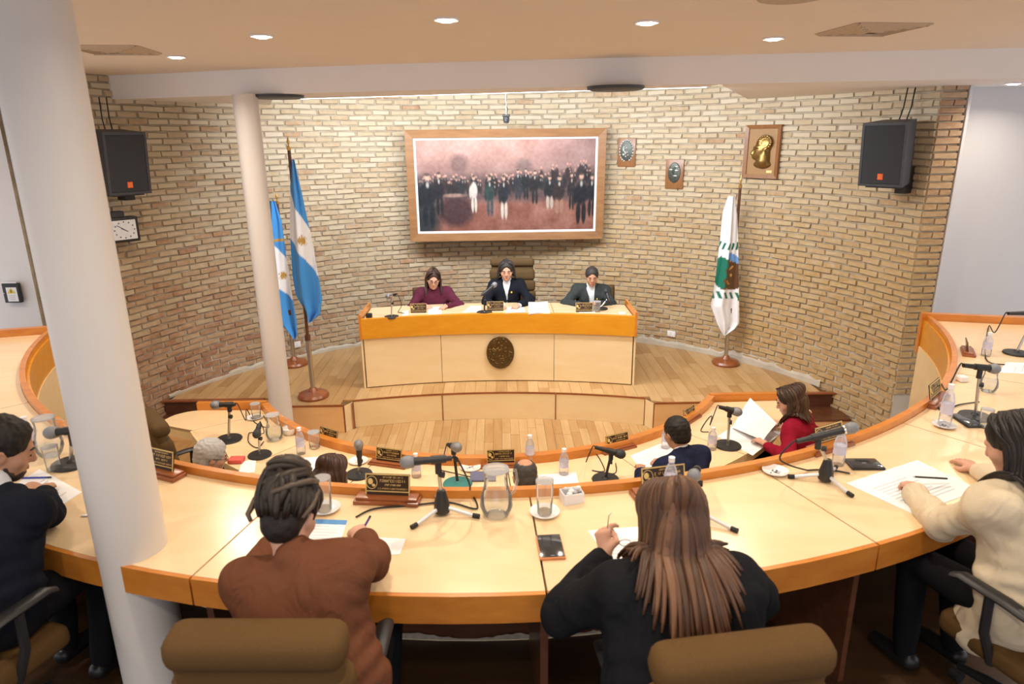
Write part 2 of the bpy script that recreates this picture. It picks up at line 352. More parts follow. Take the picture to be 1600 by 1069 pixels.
def sdf_mesh(prims, h, disp=None):
    lo = np.full(3, 1e9); hi = -lo
    for pr in prims:
        if pr[0] == 'sub': continue
        a, b = _prim_box(pr); lo = np.minimum(lo, a); hi = np.maximum(hi, b)
    lo = lo-3*h-0.012; hi = hi+3*h+0.012; n = np.ceil((hi-lo)/h).astype(int)+1
    ax = [lo[i]+h*np.arange(n[i]) for i in range(3)]
    D = np.full(n, 0.2, np.float32)
    for pr in prims:
        s_ = pr[0] == 'sub'; q = pr[1] if s_ else pr; a, b = _prim_box(q); k = q[-1]; mg = k+2.5*h
        i0 = np.clip(np.floor((a-mg-lo)/h).astype(int), 0, n-1); i1 = np.clip(np.ceil((b+mg-lo)/h).astype(int)+1, 1, n)
        if (i1 <= i0).any(): continue
        sl = tuple(slice(i0[i], i1[i]) for i in range(3))
        X, Y, Z = np.meshgrid(*[ax[i][sl[i]] for i in range(3)], indexing='ij', sparse=True)
        d = _prim_d(q, X, Y, Z).astype(np.float32); S = D[sl]
        if s_: hh = np.maximum(k-np.abs(S+d), 0)/k; D[sl] = np.maximum(S, -d)+hh*hh*k/4
        else: hh = np.maximum(k-np.abs(S-d), 0)/k; D[sl] = np.minimum(S, d)-hh*hh*k/4
    if disp is not None:
        m = np.abs(D) < 0.03; I = np.argwhere(m); D[m] += disp(lo+h*I).astype(np.float32)
    s = D < 0
    c = np.zeros(n-1, np.int8)
    for dx in (0, 1):
        for dy in (0, 1):
            for dz in (0, 1): c += s[dx:n[0]-1+dx, dy:n[1]-1+dy, dz:n[2]-1+dz]
    act = np.argwhere((c > 0) & (c < 8)); idx = np.full(n-1, -1, np.int32); idx[tuple(act.T)] = np.arange(len(act))
    acc = np.zeros((len(act), 3)); cnt = np.zeros(len(act))
    for axis in range(3):
        o1, o2 = [i for i in range(3) if i != axis]
        for b1 in (0, 1):
            for b2 in (0, 1):
                off = np.zeros(3, int); off[o1] = b1; off[o2] = b2; p = act+off; q = p.copy(); q[:, axis] += 1
                da = D[tuple(p.T)]; db = D[tuple(q.T)]; x = (da < 0) != (db < 0)
                t = np.where(x, da/np.where(np.abs(da-db) < 1e-12, 1e-12, da-db), 0)
                pos = off[None, :].astype(float).repeat(len(act), 0); pos[:, axis] += t
                acc[x] += pos[x]; cnt[x] += 1
    V = lo+h*(act+acc/np.maximum(cnt, 1)[:, None])
    F = []
    for axis in range(3):
        o1, o2 = (axis+1) % 3, (axis+2) % 3
        sa = [slice(0, n[i]) for i in range(3)]; sb = list(sa); sa[axis] = slice(0, n[axis]-1); sb[axis] = slice(1, n[axis])
        A = s[tuple(sa)]; B = s[tuple(sb)]; E = np.argwhere(A != B)
        E = E[(E[:, o1] > 0) & (E[:, o2] > 0) & (E[:, o1] < n[o1]-1) & (E[:, o2] < n[o2]-1)]
        if not len(E): continue
        fl = A[tuple(E.T)]
        def nb(d1, d2): q = E.copy(); q[:, o1] += d1; q[:, o2] += d2; return idx[tuple(q.T)]
        a, b, c_, d = nb(-1, -1), nb(0, -1), nb(0, 0), nb(-1, 0)
        q = np.stack([a, b, c_, d], 1); q[~fl] = q[~fl][:, ::-1]; F.append(q)
    return V, np.concatenate(F)
def sdf_obj(name, prims, h, mat, parent=None, disp=None, relax=1):
    V, F = sdf_mesh(prims, h, disp); ok = (F >= 0).all(1); F = F[ok]
    for _ in range(relax):                                   # one round of smoothing takes the grid out of the surface
        S = np.zeros_like(V); C = np.zeros(len(V))
        for i in range(4):
            for j in (1, 3):
                np.add.at(S, F[:, i], V[F[:, (i+j) % 4]]); np.add.at(C, F[:, i], 1)
        V = np.where(C[:, None] > 0, 0.45*V+0.55*S/np.maximum(C, 1)[:, None], V)
    me = bpy.data.meshes.new(name); me.vertices.add(len(V)); me.vertices.foreach_set('co', V.astype(np.float32).ravel())
    me.loops.add(len(F)*4); me.loops.foreach_set('vertex_index', F.astype(np.int32).ravel())
    me.polygons.add(len(F)); me.polygons.foreach_set('loop_start', np.arange(0, len(F)*4, 4, dtype=np.int32))
    me.update(calc_edges=True); me.polygons.foreach_set('use_smooth', np.ones(len(F), bool))
    me.materials.append(M[mat] if isinstance(mat, str) else mat)
    o = bpy.data.objects.new(name, me); link(o)
    if parent: o.parent = parent
    return o
def folds(amp, seed, n=7, f0=18, f1=55):
    r = np.random.RandomState(seed); K = r.randn(n, 3); K /= np.linalg.norm(K, axis=1)[:, None]; K *= r.uniform(f0, f1, n)[:, None]; ph = r.uniform(0, 6.28, n)
    def f(p):
        q = p + 0.02*np.sin(p[:, [1, 2, 0]]*17+seed)
        return amp/ n**0.5*np.sin(q@K.T+ph).sum(1)
    return f
# ================================================================== the setting
PIT, DAIS, TIER, DESK, INNER = 0.0, 0.35, 0.96, 1.70, 0.75
WC, WR = (-0.05, 5.93), 4.28                       # brick apse
DC, DR0, DR1 = (-0.05, 6.75), 3.915, 4.64           # outer desk ring
IC, IR0, IR1 = (-0.12, 7.54), 2.52, 3.22           # inner desk ring
PC, PR = (-0.12, 1.51), 6.56                       # podium front
RC, RR = (-0.17, 1.09), 6.62                       # platform riser
RAD = math.radians

# ---- floors
fl = struct(mesh_obj('floor', [(-6, 1.5, -0.02), (6, 1.5, -0.02), (6, 11, -0.02), (-6, 11, -0.02)], [(0, 1, 2, 3)], 'seam'))
def riser_y(x):
    if -1.74 <= x <= 1.68: return RC[1]+math.sqrt(RR**2-(x-RC[0])**2)
    if 1.68 < x < 1.76: return 7.452+(7.29-7.452)*(x-1.68)/0.08
    if -1.82 < x < -1.74: return 7.38+(7.521-7.38)*(x+1.82)/0.08
    if -2.78 <= x <= 2.62: return 7.38 if x < 0 else 7.29
    return 7.62 if x < 0 else 7.52
def strip_floor(parent, x0, x1, y0f, y1f, z0, z1, width, length, seed):
    r = random.Random(seed); n = int(round((x1-x0)/width)); cache = 0
    for i in range(n):
        a = x0+(x1-x0)*i/n; b = x0+(x1-x0)*(i+1)/n; g = 0.0012
        lo = max(y0f(a+1e-4), y0f(b-1e-4)) if abs(y0f(a+1e-4)-y0f(b-1e-4)) > 0.08 else None
        la, lb = (lo, lo) if lo is not None else (y0f(a+1e-4), y0f(b-1e-4)); ha, hb = y1f(a), y1f(b)
        if min(ha, hb)-max(la, lb) < 0.03: continue
        cuts = []; y = min(la, lb)-r.random()*length
        while y < max(ha, hb):
            y += length*r.uniform(0.85, 1.15)
            if max(la, lb)+0.12 < y < min(ha, hb)-0.12: cuts.append(y)
        seg = [(la, lb)]+[(c, c) for c in cuts]+[(ha, hb)]
        for (p, q), (s, t) in zip(seg[:-1], seg[1:]):
            dz = r.uniform(0, 0.0015); v = [(a+g, p+g, z0), (b-g, q+g, z0), (b-g, t-g, z0), (a+g, s-g, z0)]
            v += [(x, y_, z1-dz) for x, y_, _ in v]
            mesh_obj('plank', v, [(4, 5, 6, 7), (0, 1, 5, 4), (1, 2, 6, 5), (2, 3, 7, 6), (3, 0, 4, 7)], r.choice(('plank_a', 'plank_a', 'plank_b', 'plank_c')), parent)
strip_floor(fl, -2.7, 2.7, lambda x: max(5.9, IC[1]-math.sqrt(max(0.01, 2.3**2-(x-IC[0])**2))+0.6) if abs(x) < 2.2 else 6.35, lambda x: riser_y(x)-0.002, -0.02, 0.0, 0.10, 0.62, 3)
# plain boards under and behind the desks (out of sight from the gallery but part of the room)
mb = MB()
for i in range(40):
    x = -4.4+0.22*i
    if -2.7 < x < 2.7: continue
    mb.box((x+0.11, 5.4, -0.01), (0.216, 4.2, 0.02))
mb.build('plank_field', 'plank_c', fl)['kind'] = 'stuff'

wall_y = lambda x: WC[1]+math.sqrt(max(0.0, (WR-0.01)**2-(x-WC[0])**2))
plat = struct(MB().prism([(x, riser_y(x)+0.012) for x in np.linspace(-4.15, 4.05, 420)]+[(x, wall_y(x)+0.1) for x in np.linspace(4.05, -4.15, 60)], 0.0, DAIS-0.022).build('floor_platform', 'seam'))
strip_floor(plat, -4.16, 4.04, lambda x: riser_y(x)-0.015, lambda x: wall_y(x), DAIS-0.022, DAIS, 0.128, 0.85, 5)
# riser panels of the platform: a curved centre of three panels between two straight wings
def riser_panel(pts, mat, name='riser_panel', z0=0.0, z1=DAIS-0.024, th=0.015):
    n = len(pts); v = []
    for i, (x, y) in enumerate(pts):
        v += [(x, y, z0), (x, y, z1), (x, y-th, z0), (x, y-th, z1)]
    f = []
    for i in range(n-1):
        k = 4*i; q = k+4; f += [(k+1, q+1, q+3, k+3), (k, k+2, q+2, q), (k, q, q+1, k+1), (k+2, k+3, q+3, q+2)]
    f += [(0, 1, 3, 2), (4*n-4, 4*n-2, 4*n-1, 4*n-3)]
    return mesh_obj(name, v, f, mat, plat)
for a, b in ((-1.735, -0.715), (-0.705, 0.645), (0.655, 1.675)):
    riser_panel([(x, riser_y(min(max(x, -1.739), 1.679))) for x in np.linspace(a, b, 16)], 'panel')
    riser_panel([(x, riser_y(min(max(x, -1.739), 1.679))-0.004) for x in np.linspace(a, b, 16)], 'redwood', 'riser_nosing', DAIS-0.024, DAIS-0.004, 0.016)
riser_panel([(-1.815, 7.385), (-1.745, 7.508)], 'panel'); riser_panel([(1.685, 7.438), (1.755, 7.298)], 'panel')
for a, b, y in ((-2.775, -1.83, 7.375), (1.76, 2.615, 7.285)):
    riser_panel([(a, y), (b, y)], 'peach'); riser_panel([(a, y-0.004), (b, y-0.004)], 'redwood', 'riser_nosing', DAIS-0.024, DAIS-0.004, 0.016)
for (x, y) in ((-0.71, riser_y(-0.71)-0.012), (0.65, riser_y(0.65)-0.012), (-1.825, 7.37), (1.755, 7.285), (-1.74, 7.47), (1.685, 7.45)):
    MB().box((x, y, 0.163), (0.012, 0.02, 0.326)).build('riser_post', 'redwood', plat)
# timber steps beside the platform
for sx, y1 in ((-1, 7.62), (1, 7.52)):
    xa, xb = (-3.99, -2.80) if sx < 0 else (2.64, 3.98)
    lab = 'dark timber step up to the platform beside the %s brick wall' % ('left' if sx < 0 else 'right')
    st = thing('platform_step', lab, 'step', ((xa+xb)/2, y1-0.2, 0), 0, 'steps up to the platform')
    L = xb-xa
    MB().box((0, 0.0, 0.155), (L, 0.42, 0.03), ch=0.004).build('tread', 'darkwood', st)
    MB().box((0, 0.19, 0.26), (L, 0.02, 0.18)).build('upper_riser', 'darkwood', st)
    MB().box((0, 0.17, 0.342), (L, 0.06, 0.02), ch=0.003).build('nosing', 'redwood', st)
    MB().box((0, -0.19, 0.07), (L, 0.02, 0.14)).build('lower_riser', 'peach', st)

# ---- upper tier floor behind the outer desk
v = []; f = []
for i, a in enumerate(np.linspace(RAD(-75.5), RAD(75.5), 60)):
    x, y = arc_pt(DC, DR0+0.10, a); X, Y = arc_pt(DC, 12.0, a); v += [(x, y, TIER), (max(-7, min(7, X)), max(-3.0, Y), TIER)]
    if i: f.append((2*i-2, 2*i-1, 2*i+1, 2*i))
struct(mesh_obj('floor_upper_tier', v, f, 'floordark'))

# ---- brick apse: backing of mortar, bricks laid on it
A0, A1 = RAD(-82), RAD(79.6)                       # angles from +y, clockwise positive to +x
def wpt(a, R=WR): return (WC[0]+R*math.sin(a), WC[1]+R*math.cos(a))
v = []; f = []
for i, a in enumerate(np.linspace(A0, A1, 120)):
    x, y = wpt(a, WR+0.012); X, Y = wpt(a, WR+0.2); v += [(x, y, -0.02), (x, y, SOFFIT+0.4), (X, Y, SOFFIT+0.4), (X, Y, -0.02)]
    if i:
        k = 4*i-4; q = 4*i; f += [(k, k+1, q+1, q), (k+1, k+2, q+2, q+1), (k+2, k+3, q+3, q+2)]
wall = struct(mesh_obj('wall_back', v, f, 'mortar', smooth=False)); wall['label'] = 'curved brick wall behind the platform'
BL, BH, CP, BP = 0.236, 0.0585, 0.069, 0.247        # brick length, height, course pitch, brick pitch
def brick_verts(L, D, H, r):
    j = lambda s: r.uniform(-s, s); c = 0.006
    v = []
    for (x, z) in ((-L/2, -H/2), (L/2, -H/2), (L/2, H/2), (-L/2, H/2)): v.append((x+j(.006), D, z+j(.005)))
    for (x, z) in ((-L/2+c, -H/2+c), (L/2-c, -H/2+c), (L/2-c, H/2-c), (-L/2+c, H/2-c)): v.append((x+j(.008), j(.005), z+j(.006)))
    return v
BF = [(0, 1, 5, 4), (1, 2, 6, 5), (2, 3, 7, 6), (3, 0, 4, 7), (4, 5, 6, 7)]
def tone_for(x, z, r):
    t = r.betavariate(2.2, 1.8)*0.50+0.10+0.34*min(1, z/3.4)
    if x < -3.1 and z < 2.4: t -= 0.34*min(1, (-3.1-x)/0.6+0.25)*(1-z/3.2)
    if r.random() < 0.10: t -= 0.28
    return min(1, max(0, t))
def tone_attr(me, vals):
    at_ = me.attributes.new('tone', 'FLOAT', 'FACE'); at_.data.foreach_set('value', np.array(vals, np.float32))
rb = random.Random(21); rows = int((CEIL+0.05)/CP); todo = []
for k in range(rows):
    z = 0.03+CP*k; off = (0.5 if k % 2 else 0.0)*BP+rb.uniform(-.03, .03); n = int((A1-A0)*WR/BP)
    for i in range(n):
        a = A0+(off+i*BP+BP/2)/WR+rb.uniform(-.004, .004)/WR
        if a > A1-0.012: continue
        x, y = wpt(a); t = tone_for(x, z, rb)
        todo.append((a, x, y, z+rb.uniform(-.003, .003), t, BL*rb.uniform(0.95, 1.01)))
    ae = a if a <= A1-0.012 else a-BP/WR
    gap = (A1-ae)*WR-BP/2
    if gap > 0.05: am = A1-gap/2/WR; x, y = wpt(am); todo.append((am, x, y, z, tone_for(x, z, rb), gap-0.012))
def in_view(p, mg=0):
    d = np.array(p)-np.array([0, 0, CAMZ]); w_ = d@_fw; u = 800+FPX*(d@_rt)/w_; v_ = 534.5-FPX*(d@_up)/w_
    return (w_ > 0 and -mg < u < 1600+mg and 138-mg < v_ < 1069), u, v_, w_
cand = []
for i, b in enumerate(todo):
    ok, u, v_, w_ = in_view((b[1], b[2], b[3]))
    hid = (u < 330 and (v_ < 165 or u < 95+v_*0.19)) or v_ > 640 or (u > 1350 and v_ > 615) or (1352 < u < 1430 and 190 < v_ < 290)
    if ok and not hid:
        foreshort = abs(np.dot(np.array([b[1], b[2]])/np.hypot(b[1], b[2]), np.array([math.sin(b[0]), math.cos(b[0])])))
        cand.append((foreshort/w_**2, i))
near = set(i for _, i in sorted(cand, reverse=True)[:300])
variants = []
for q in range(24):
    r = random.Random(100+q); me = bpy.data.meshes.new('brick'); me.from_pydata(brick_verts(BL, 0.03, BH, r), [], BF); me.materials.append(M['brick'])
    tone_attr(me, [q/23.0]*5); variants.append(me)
bv = []; bf = []; bt = []
for i, (a, x, y, z, t, L) in enumerate(todo):
    dep = rb.uniform(-.007, .006)
    if i in near:
        o = bpy.data.objects.new('brick', variants[min(23, max(0, int(round(t*23))))]); link(o); o.parent = wall
        o.location = (x-math.sin(a)*(0.008+dep), y-math.cos(a)*(0.008+dep), z); o.rotation_euler = (0, 0, -a); o.scale = (L/BL, 1, 1)
    else:
        r = random.Random(i); ca, sa = math.cos(-a), math.sin(-a); n0 = len(bv)
        for (px, py, pz) in brick_verts(L, 0.03, BH, r):
            py = py-0.008-dep; bv.append((x+ca*px-sa*py, y+sa*px+ca*py, z+pz))
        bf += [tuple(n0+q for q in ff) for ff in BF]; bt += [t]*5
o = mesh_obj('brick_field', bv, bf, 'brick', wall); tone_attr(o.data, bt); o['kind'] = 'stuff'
# rough mortar skirt where the wall meets the platform
v = []; f = []; r = random.Random(4)
for i, a in enumerate(np.linspace(RAD(-66), RAD(66), 160)):
    x, y = wpt(a, WR-0.022); x2, y2 = wpt(a, WR); h = 0.035+0.06*r.random()*abs(math.sin(a*9))+(0.05 if a > 0.5 else 0)
    v += [(x, y, DAIS), (x, y, DAIS+h*0.6), (x2, y2, DAIS+h)]
    if i: k = 3*i-3; q = 3*i; f += [(k, q, q+1, k+1), (k+1, q+1, q+2, k+2)]
mesh_obj('mortar_skirt', v, f, M['mortar'], wall)
# pilaster ending the wall at each side
for sx, name in ((1, 'wall_pilaster_right'), (-1, 'wall_pilaster_left')):
    x0, x1, y0 = (4.165, 4.41, 6.70) if sx > 0 else (-4.50, -4.26, 6.75)
    pil = struct(MB().box(((x0+x1)/2, y0+0.21, 1.9), (x1-x0-0.02, 0.40, 4.0)).build(name, 'mortar')); xm = (x0+x1)/2
    r = random.Random(9+sx)
    for k in range(rows):
        z = 0.03+CP*k
        if z < 0.6 and sx > 0: continue
        if sx < 0 and k % 3: continue
        for (c, L) in (((xm, BL),) if k % 2 == 0 else ((xm-0.062, 0.112), (xm+0.062, 0.112))):
            o = bpy.data.objects.new('brick', variants[r.choice((2, 4, 5, 6, 7, 8))]); link(o); o.parent = pil
            o.location = (c, y0-0.006-r.uniform(0, .006), z); o.scale = (L/BL, 1, 1)
# side walls
struct(MB().box((7.0, 7.02, 2.0), (5.19, 0.2, 4.1)).build('wall_right', 'greywall'))
struct(MB().box((-7.05, 7.02, 2.0), (5.10, 0.2, 4.1)).build('wall_left', 'lightwall'))
struct(MB().box((4.425, 6.80, 2.0), (0.026, 0.24, 4.1), ch=0.004).build('trim_1', 'greywall'))

# ---- ceiling, dropped soffit with the light cove
struct(MB().box((0, 3.6, CEIL+0.05), (14, 9.4, 0.1)).build('ceiling', 'ceiling'))
front = [(-7.0, 7.1), (-4.6, 7.75), (-3.4, 7.45), (-2.28, 7.05), (-1.0, 6.72), (0.13, 6.50), (1.0, 6.36), (1.8, 6.24), (3.0, 6.05), (4.4, 5.86), (7.0, 5.5)]
def curve_y(x):
    for (a, b), (c, d) in zip(front[:-1], front[1:]):
        if a <= x <= c: return b+(d-b)*(x-a)/(c-a)
def soffit_poly(xs, back): return [(x, curve_y(x)) for x in xs]+back
sof = bpy.data.objects.new('ceiling_soffit', None); link(sof); sof['kind'] = 'structure'
fx = lambda a, b: [a]+[p[0] for p in front if a < p[0] < b]+[b]
MB().prism(soffit_poly(fx(-7, LED_A[0]), [(LED_A[0]*1.5, LED_A[1]*1.28), (-7, 10.6)]), SOFFIT, CEIL).build('soffit_slab', 'white', sof)
MB().prism(soffit_poly(fx(LED_A[0], LED_B[0]), [LED_B, LED_A]), SOFFIT, CEIL).build('soffit_slab', 'white', sof)
MB().prism(soffit_poly(fx(LED_B[0], 7), [(7, 10.6), (LED_B[0]*1.85, LED_B[1]*1.5)]), SOFFIT, CEIL).build('soffit_slab', 'white', sof)
struct(MB().box((0, 9.3, CEIL+0.25), (14, 5.0, 0.1)).build('ceiling_cove', 'white'))
led = thing('cove_light_strip', 'thin bright white strip light along the soffit edge above the painting', 'light', (0, 0, 0))
dx, dy = LED_B[0]-LED_A[0], LED_B[1]-LED_A[1]; ang = math.atan2(dy, dx)
MB().box(((LED_A[0]+LED_B[0])/2, (LED_A[1]+LED_B[1])/2+0.012, SOFFIT+0.012), (_l, 0.022, 0.028), rot=(0, 0, ang)).build('diffuser', 'led', led)
MB().box(((LED_A[0]+LED_B[0])/2, (LED_A[1]+LED_B[1])/2+0.03, SOFFIT+0.035), (_l, 0.05, 0.012), rot=(0, 0, ang)).build('channel', 'steel', led)

# ---- columns
def column(cx, cy, r, z0, z1, label):
    t = thing('round_column', label, 'column', (cx, cy, z0)); n = 48
    auto(MB().lathe([(r, 0), (r, z1-z0)], n).build('shaft', 'column', t), 50)
    auto(MB().lathe([(r+0.012, 0), (r+0.012, 0.05), (r+0.002, 0.06)], n).build('base_ring', 'column', t), 50)
    return t
column(-1.505, 2.445, 0.128, TIER, CEIL, 'thick pale round column passing through the desk at the left of the picture')
column(-2.425, 7.03, 0.118, PIT, SOFFIT, 'slim pale round column standing beside the blue and white flags')
# ================================================================== desks
od = thing('council_desk', 'large curved upper desk with pale top and orange wood edges across the foreground', 'desk', (0, 0, 0))
SEAMS = [-75, -48, -31, -14.1, 2.5, 19.5, 36, 53, 75]
for a, b in zip(SEAMS[:-1], SEAMS[1:]):
    g = 0.0042/4.3
    arc_slab(DC, DR0+0.052, DR1, RAD(a)+g, RAD(b)-g, DESK-0.028, DESK).build('worktop_panel', 'cream', od)
    arc_slab(DC, DR1, DR1+0.02, RAD(a)+g, RAD(b)-g, DESK-0.118, DESK-0.001).build('edge_band', 'orange', od)
    arc_slab(DC, DR0-0.004, DR0+0.014, RAD(a)+g, RAD(b)-g, DESK-0.24, DESK-0.002).build('front_band', 'amber', od)
    arc_slab(DC, DR0-0.012, DR0, RAD(a)+g, RAD(b)-g, 0.0, DESK-0.24).build('front_panel', 'panel', od)
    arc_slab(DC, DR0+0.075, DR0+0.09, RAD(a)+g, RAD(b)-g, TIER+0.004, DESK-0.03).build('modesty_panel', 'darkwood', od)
arc_slab(DC, DR0+0.02, DR1-0.03, RAD(-75), RAD(75), DESK-0.034, DESK-0.029).build('seam_backing', 'seam', od)
arc_slab(DC, DR0+0.014, DR0+0.050, RAD(-75), RAD(75), DESK-0.03, DESK+0.040).build('raised_rim', 'orange', od)
for s in (-1, 1):
    arc_slab(DC, DR0-0.02, DR1+0.35, s*RAD(75.0), s*RAD(75.9), 1.40, DESK+0.060, 2).build('end_rim', 'orange', od)
    arc_slab(DC, DR1, DR1+0.33, s*RAD(52), s*RAD(75), DESK-0.028, DESK, 14).build('worktop_panel', 'cream', od)
for a in SEAMS[1:-1]:
    x, y = arc_pt(DC, 4.33, RAD(a)); m = MB().box((x, y, (TIER+DESK-0.03)/2), (0.03, 0.50, DESK-0.03-TIER), rot=(0, 0, RAD(a))); m.build('support', 'darkwood', od)
# worn plaster line showing under the modesty panels
rp = random.Random(3); v = []; f = []
for i, a in enumerate(np.linspace(RAD(-40), RAD(40), 240)):
    x, y = arc_pt(DC, DR0+0.098, a); h = 0.018+0.016*rp.random()*abs(math.sin(a*31+1))+0.010*math.sin(a*47); v += [(x, y, TIER+0.002), (x, y, TIER+max(0.012, h))]
    if i: k = 2*i-2; f.append((k, k+1, k+3, k+2))
mesh_obj('plaster_edge', v, f, plain('worn_plaster', (0.52, 0.42, 0.33), 0.9, var=0.25, scale=40), od)

inn = thing('council_desk', 'curved lower desk with pale top and orange rim in front of the platform', 'desk', (0, 0, 0))
IA = math.acos((7.54-6.27)/2.52)                   # rim ends where it meets the platform wings
ISE = [-57, -38, -20.5, 3.5, 24, 41, 57]
for a, b in zip(ISE[:-1], ISE[1:]):
    g = 0.0045/2.9
    arc_slab(IC, IR0+0.05, IR1, RAD(a)+g, RAD(b)-g, INNER-0.028, INNER).build('worktop_panel', 'cream', inn)
    arc_slab(IC, IR1, IR1+0.02, RAD(a)+g, RAD(b)-g, INNER-0.10, INNER-0.001).build('edge_band', 'panel', inn)
    arc_slab(IC, IR0-0.012, IR0, RAD(a)+g, RAD(b)-g, 0.0, INNER).build('front_panel', 'panel', inn)
arc_slab(IC, IR0+0.02, IR1-0.03, RAD(-57), RAD(57), INNER-0.034, INNER-0.029).build('seam_backing', 'seam', inn)
arc_slab(IC, IR0-0.02, IR0+0.048, -IA, IA, INNER-0.001, INNER+0.07).build('raised_rim', 'orange', inn)
for s in (-1, 1):                                  # rounded wing that ends the desk at each side
    p0 = arc_pt(IC, IR0+0.05, s*IA); p1 = arc_pt(IC, IR1, s*RAD(57)); ye = 6.27
    pts = [p0, (IC[0]+s*(2.20+0.62), ye)]
    cx_, cy_ = IC[0]+s*2.80, 6.02
    for t in np.linspace(90, -20, 12): pts.append((cx_+s*0.27*math.cos(RAD(t)), cy_+0.25*math.sin(RAD(t))))
    pts += [p1, arc_pt(IC, IR0+0.05, s*RAD(57))]
    if s > 0: pts = pts[::-1]
    MB().prism(pts[::-1] if s < 0 else pts[::-1], INNER-0.028, INNER+0.0005).build('end_worktop', 'cream', inn)
    lob = [q for q in (pts[::-1] if s > 0 else pts)][1:-1]; vv = []; ff = []
    for i_, (x_, y_) in enumerate(lob):
        vv += [(x_, y_, INNER-0.10), (x_, y_, INNER-0.001)]
        if i_: ff.append((2*i_-2, 2*i_-1, 2*i_+1, 2*i_))
    mesh_obj('edge_band', vv, ff, 'panel', inn)
    xr0, xr1 = sorted((p0[0]-s*0.03, IC[0]+s*2.86))
    MB().box(((xr0+xr1)/2, ye+0.03, INNER+0.02), (xr1-xr0, 0.055, 0.11), ch=0.004).build('raised_rim', 'orange', inn)
    MB().box(((xr0+xr1)/2, ye-0.10, 0.36), (xr1-xr0-0.1, 0.03, 0.72)).build('side_panel', 'panel', inn)
for a in ISE[1:-1]:
    x, y = arc_pt(IC, 2.88, RAD(a)); MB().box((x, y, 0.36), (0.03, 0.5, 0.72), rot=(0, 0, RAD(a))).build('support', 'darkwood', inn)

# ---- podium on the platform (front is concave towards the hall)
pod = thing('podium_desk', 'long cream podium with an amber band on the platform under the painting', 'desk', (0, 0, 0))
def pod_slab(x0, x1, d0, d1, z0, z1, n=14):
    """slab following the concave front, from d0 to d1 metres behind it"""
    y = lambda x: PC[1]+math.sqrt(PR**2-(x-PC[0])**2); v = []; f = []
    for i in range(n+1):
        x = x0+(x1-x0)*i/n
        for d in (d0, d1): v += [(x, y(x)+d, z0), (x, y(x)+d, z1)]
    for i in range(n):
        k = 4*i; q = k+4; f += [(k+1, k+3, q+3, q+1), (k, q, q+2, k+2), (k, k+1, q+1, q), (k+2, q+2, q+3, k+3)]
    f += [(0, 2, 3, 1), (4*n, 4*n+1, 4*n+3, 4*n+2)]
    return MB().add(v, f)
PT = 1.215
for a, b in ((-1.64, -0.735), (-0.729, 0.655), (0.661, 1.59)):
    pod_slab(a, b, 0, 0.025, DAIS+0.012, PT-0.225).build('front_panel', 'panel', pod)
    pod_slab(a, b, 0.0, 0.62, PT-0.03, PT-0.004).build('worktop_panel', 'cream', pod)
    pod_slab(a, b, 0.03, 0.05, DAIS, PT-0.03).build('inner_panel', 'darkwood', pod)
pod_slab(-1.665, 1.615, -0.028, 0.012, PT-0.235, PT+0.004, 30).build('amber_band', 'amber', pod)
pod_slab(-1.655, 1.605, -0.028, 0.035, PT+0.004, PT+0.010, 30).build('top_lip', 'amber', pod)
for x in (-1.665, 1.615):
    pod_slab(x-0.014, x+0.014, -0.03, 0.64, PT-0.235, PT+0.065, 2).build('end_fin', 'orange', pod)
    pod_slab(x-0.010, x+0.010, 0.0, 0.60, DAIS, PT-0.235, 2).build('end_panel', 'panel', pod)
pod_slab(-1.64, 1.59, 0.004, 0.03, DAIS, DAIS+0.014, 30).build('plinth', 'seam', pod)
# bronze oval emblem on the podium
em = thing('bronze_emblem', 'oval bronze relief emblem fixed to the middle of the podium front', 'emblem', (-0.005, 8.045, 0.735))
Rx = Matrix.Rotation(RAD(90), 3, 'X')
S_ = Matrix.Diagonal((0.172, 0.212, 1.0)).to_3x3()
o = MB().lathe([(0.001, 0), (0.98, 0), (1.0, 0.012), (0.97, 0.022), (0.92, 0.018), (0.001, 0.02)], 40, R=Rx @ S_).build('oval_plate', 'bronze', em); auto(o)
mb = MB(); r = random.Random(5)
for i in range(60):
    a, q = r.uniform(0, 6.28), math.sqrt(r.random())*0.84; x, z = 0.172*q*math.cos(a), 0.212*q*math.sin(a)
    mb.ell((x, -0.02, z), (r.uniform(.006, .02), 0.008, r.uniform(.006, .022)), 8, 5)
for i in range(22):
    a = RAD(200+i*6.5); mb.ell((0.15*math.cos(a), -0.018, 0.188*math.sin(a)), (0.012, 0.006, 0.006), 6, 4)
auto(mb.build('relief', 'bronze', em))
mb = MB(); mb.box((0, -0.024, 0.13), (0.006, 0.008, 0.13)); mb.box((0.02, -0.026, -0.07), (0.06, 0.008, 0.014), ch=0.003); mb.box((0.005, -0.025, -0.084), (0.008, 0.008, 0.02)); mb.box((0.045, -0.025, -0.084), (0.008, 0.008, 0.02))
for i in range(9): mb.ell((-0.10+0.014*i, -0.024, 0.045+0.012*math.sin(i*1.7)), (0.009, 0.006, 0.012), 8, 5)
auto(mb.build('bright_relief', 'bronzelit', em))

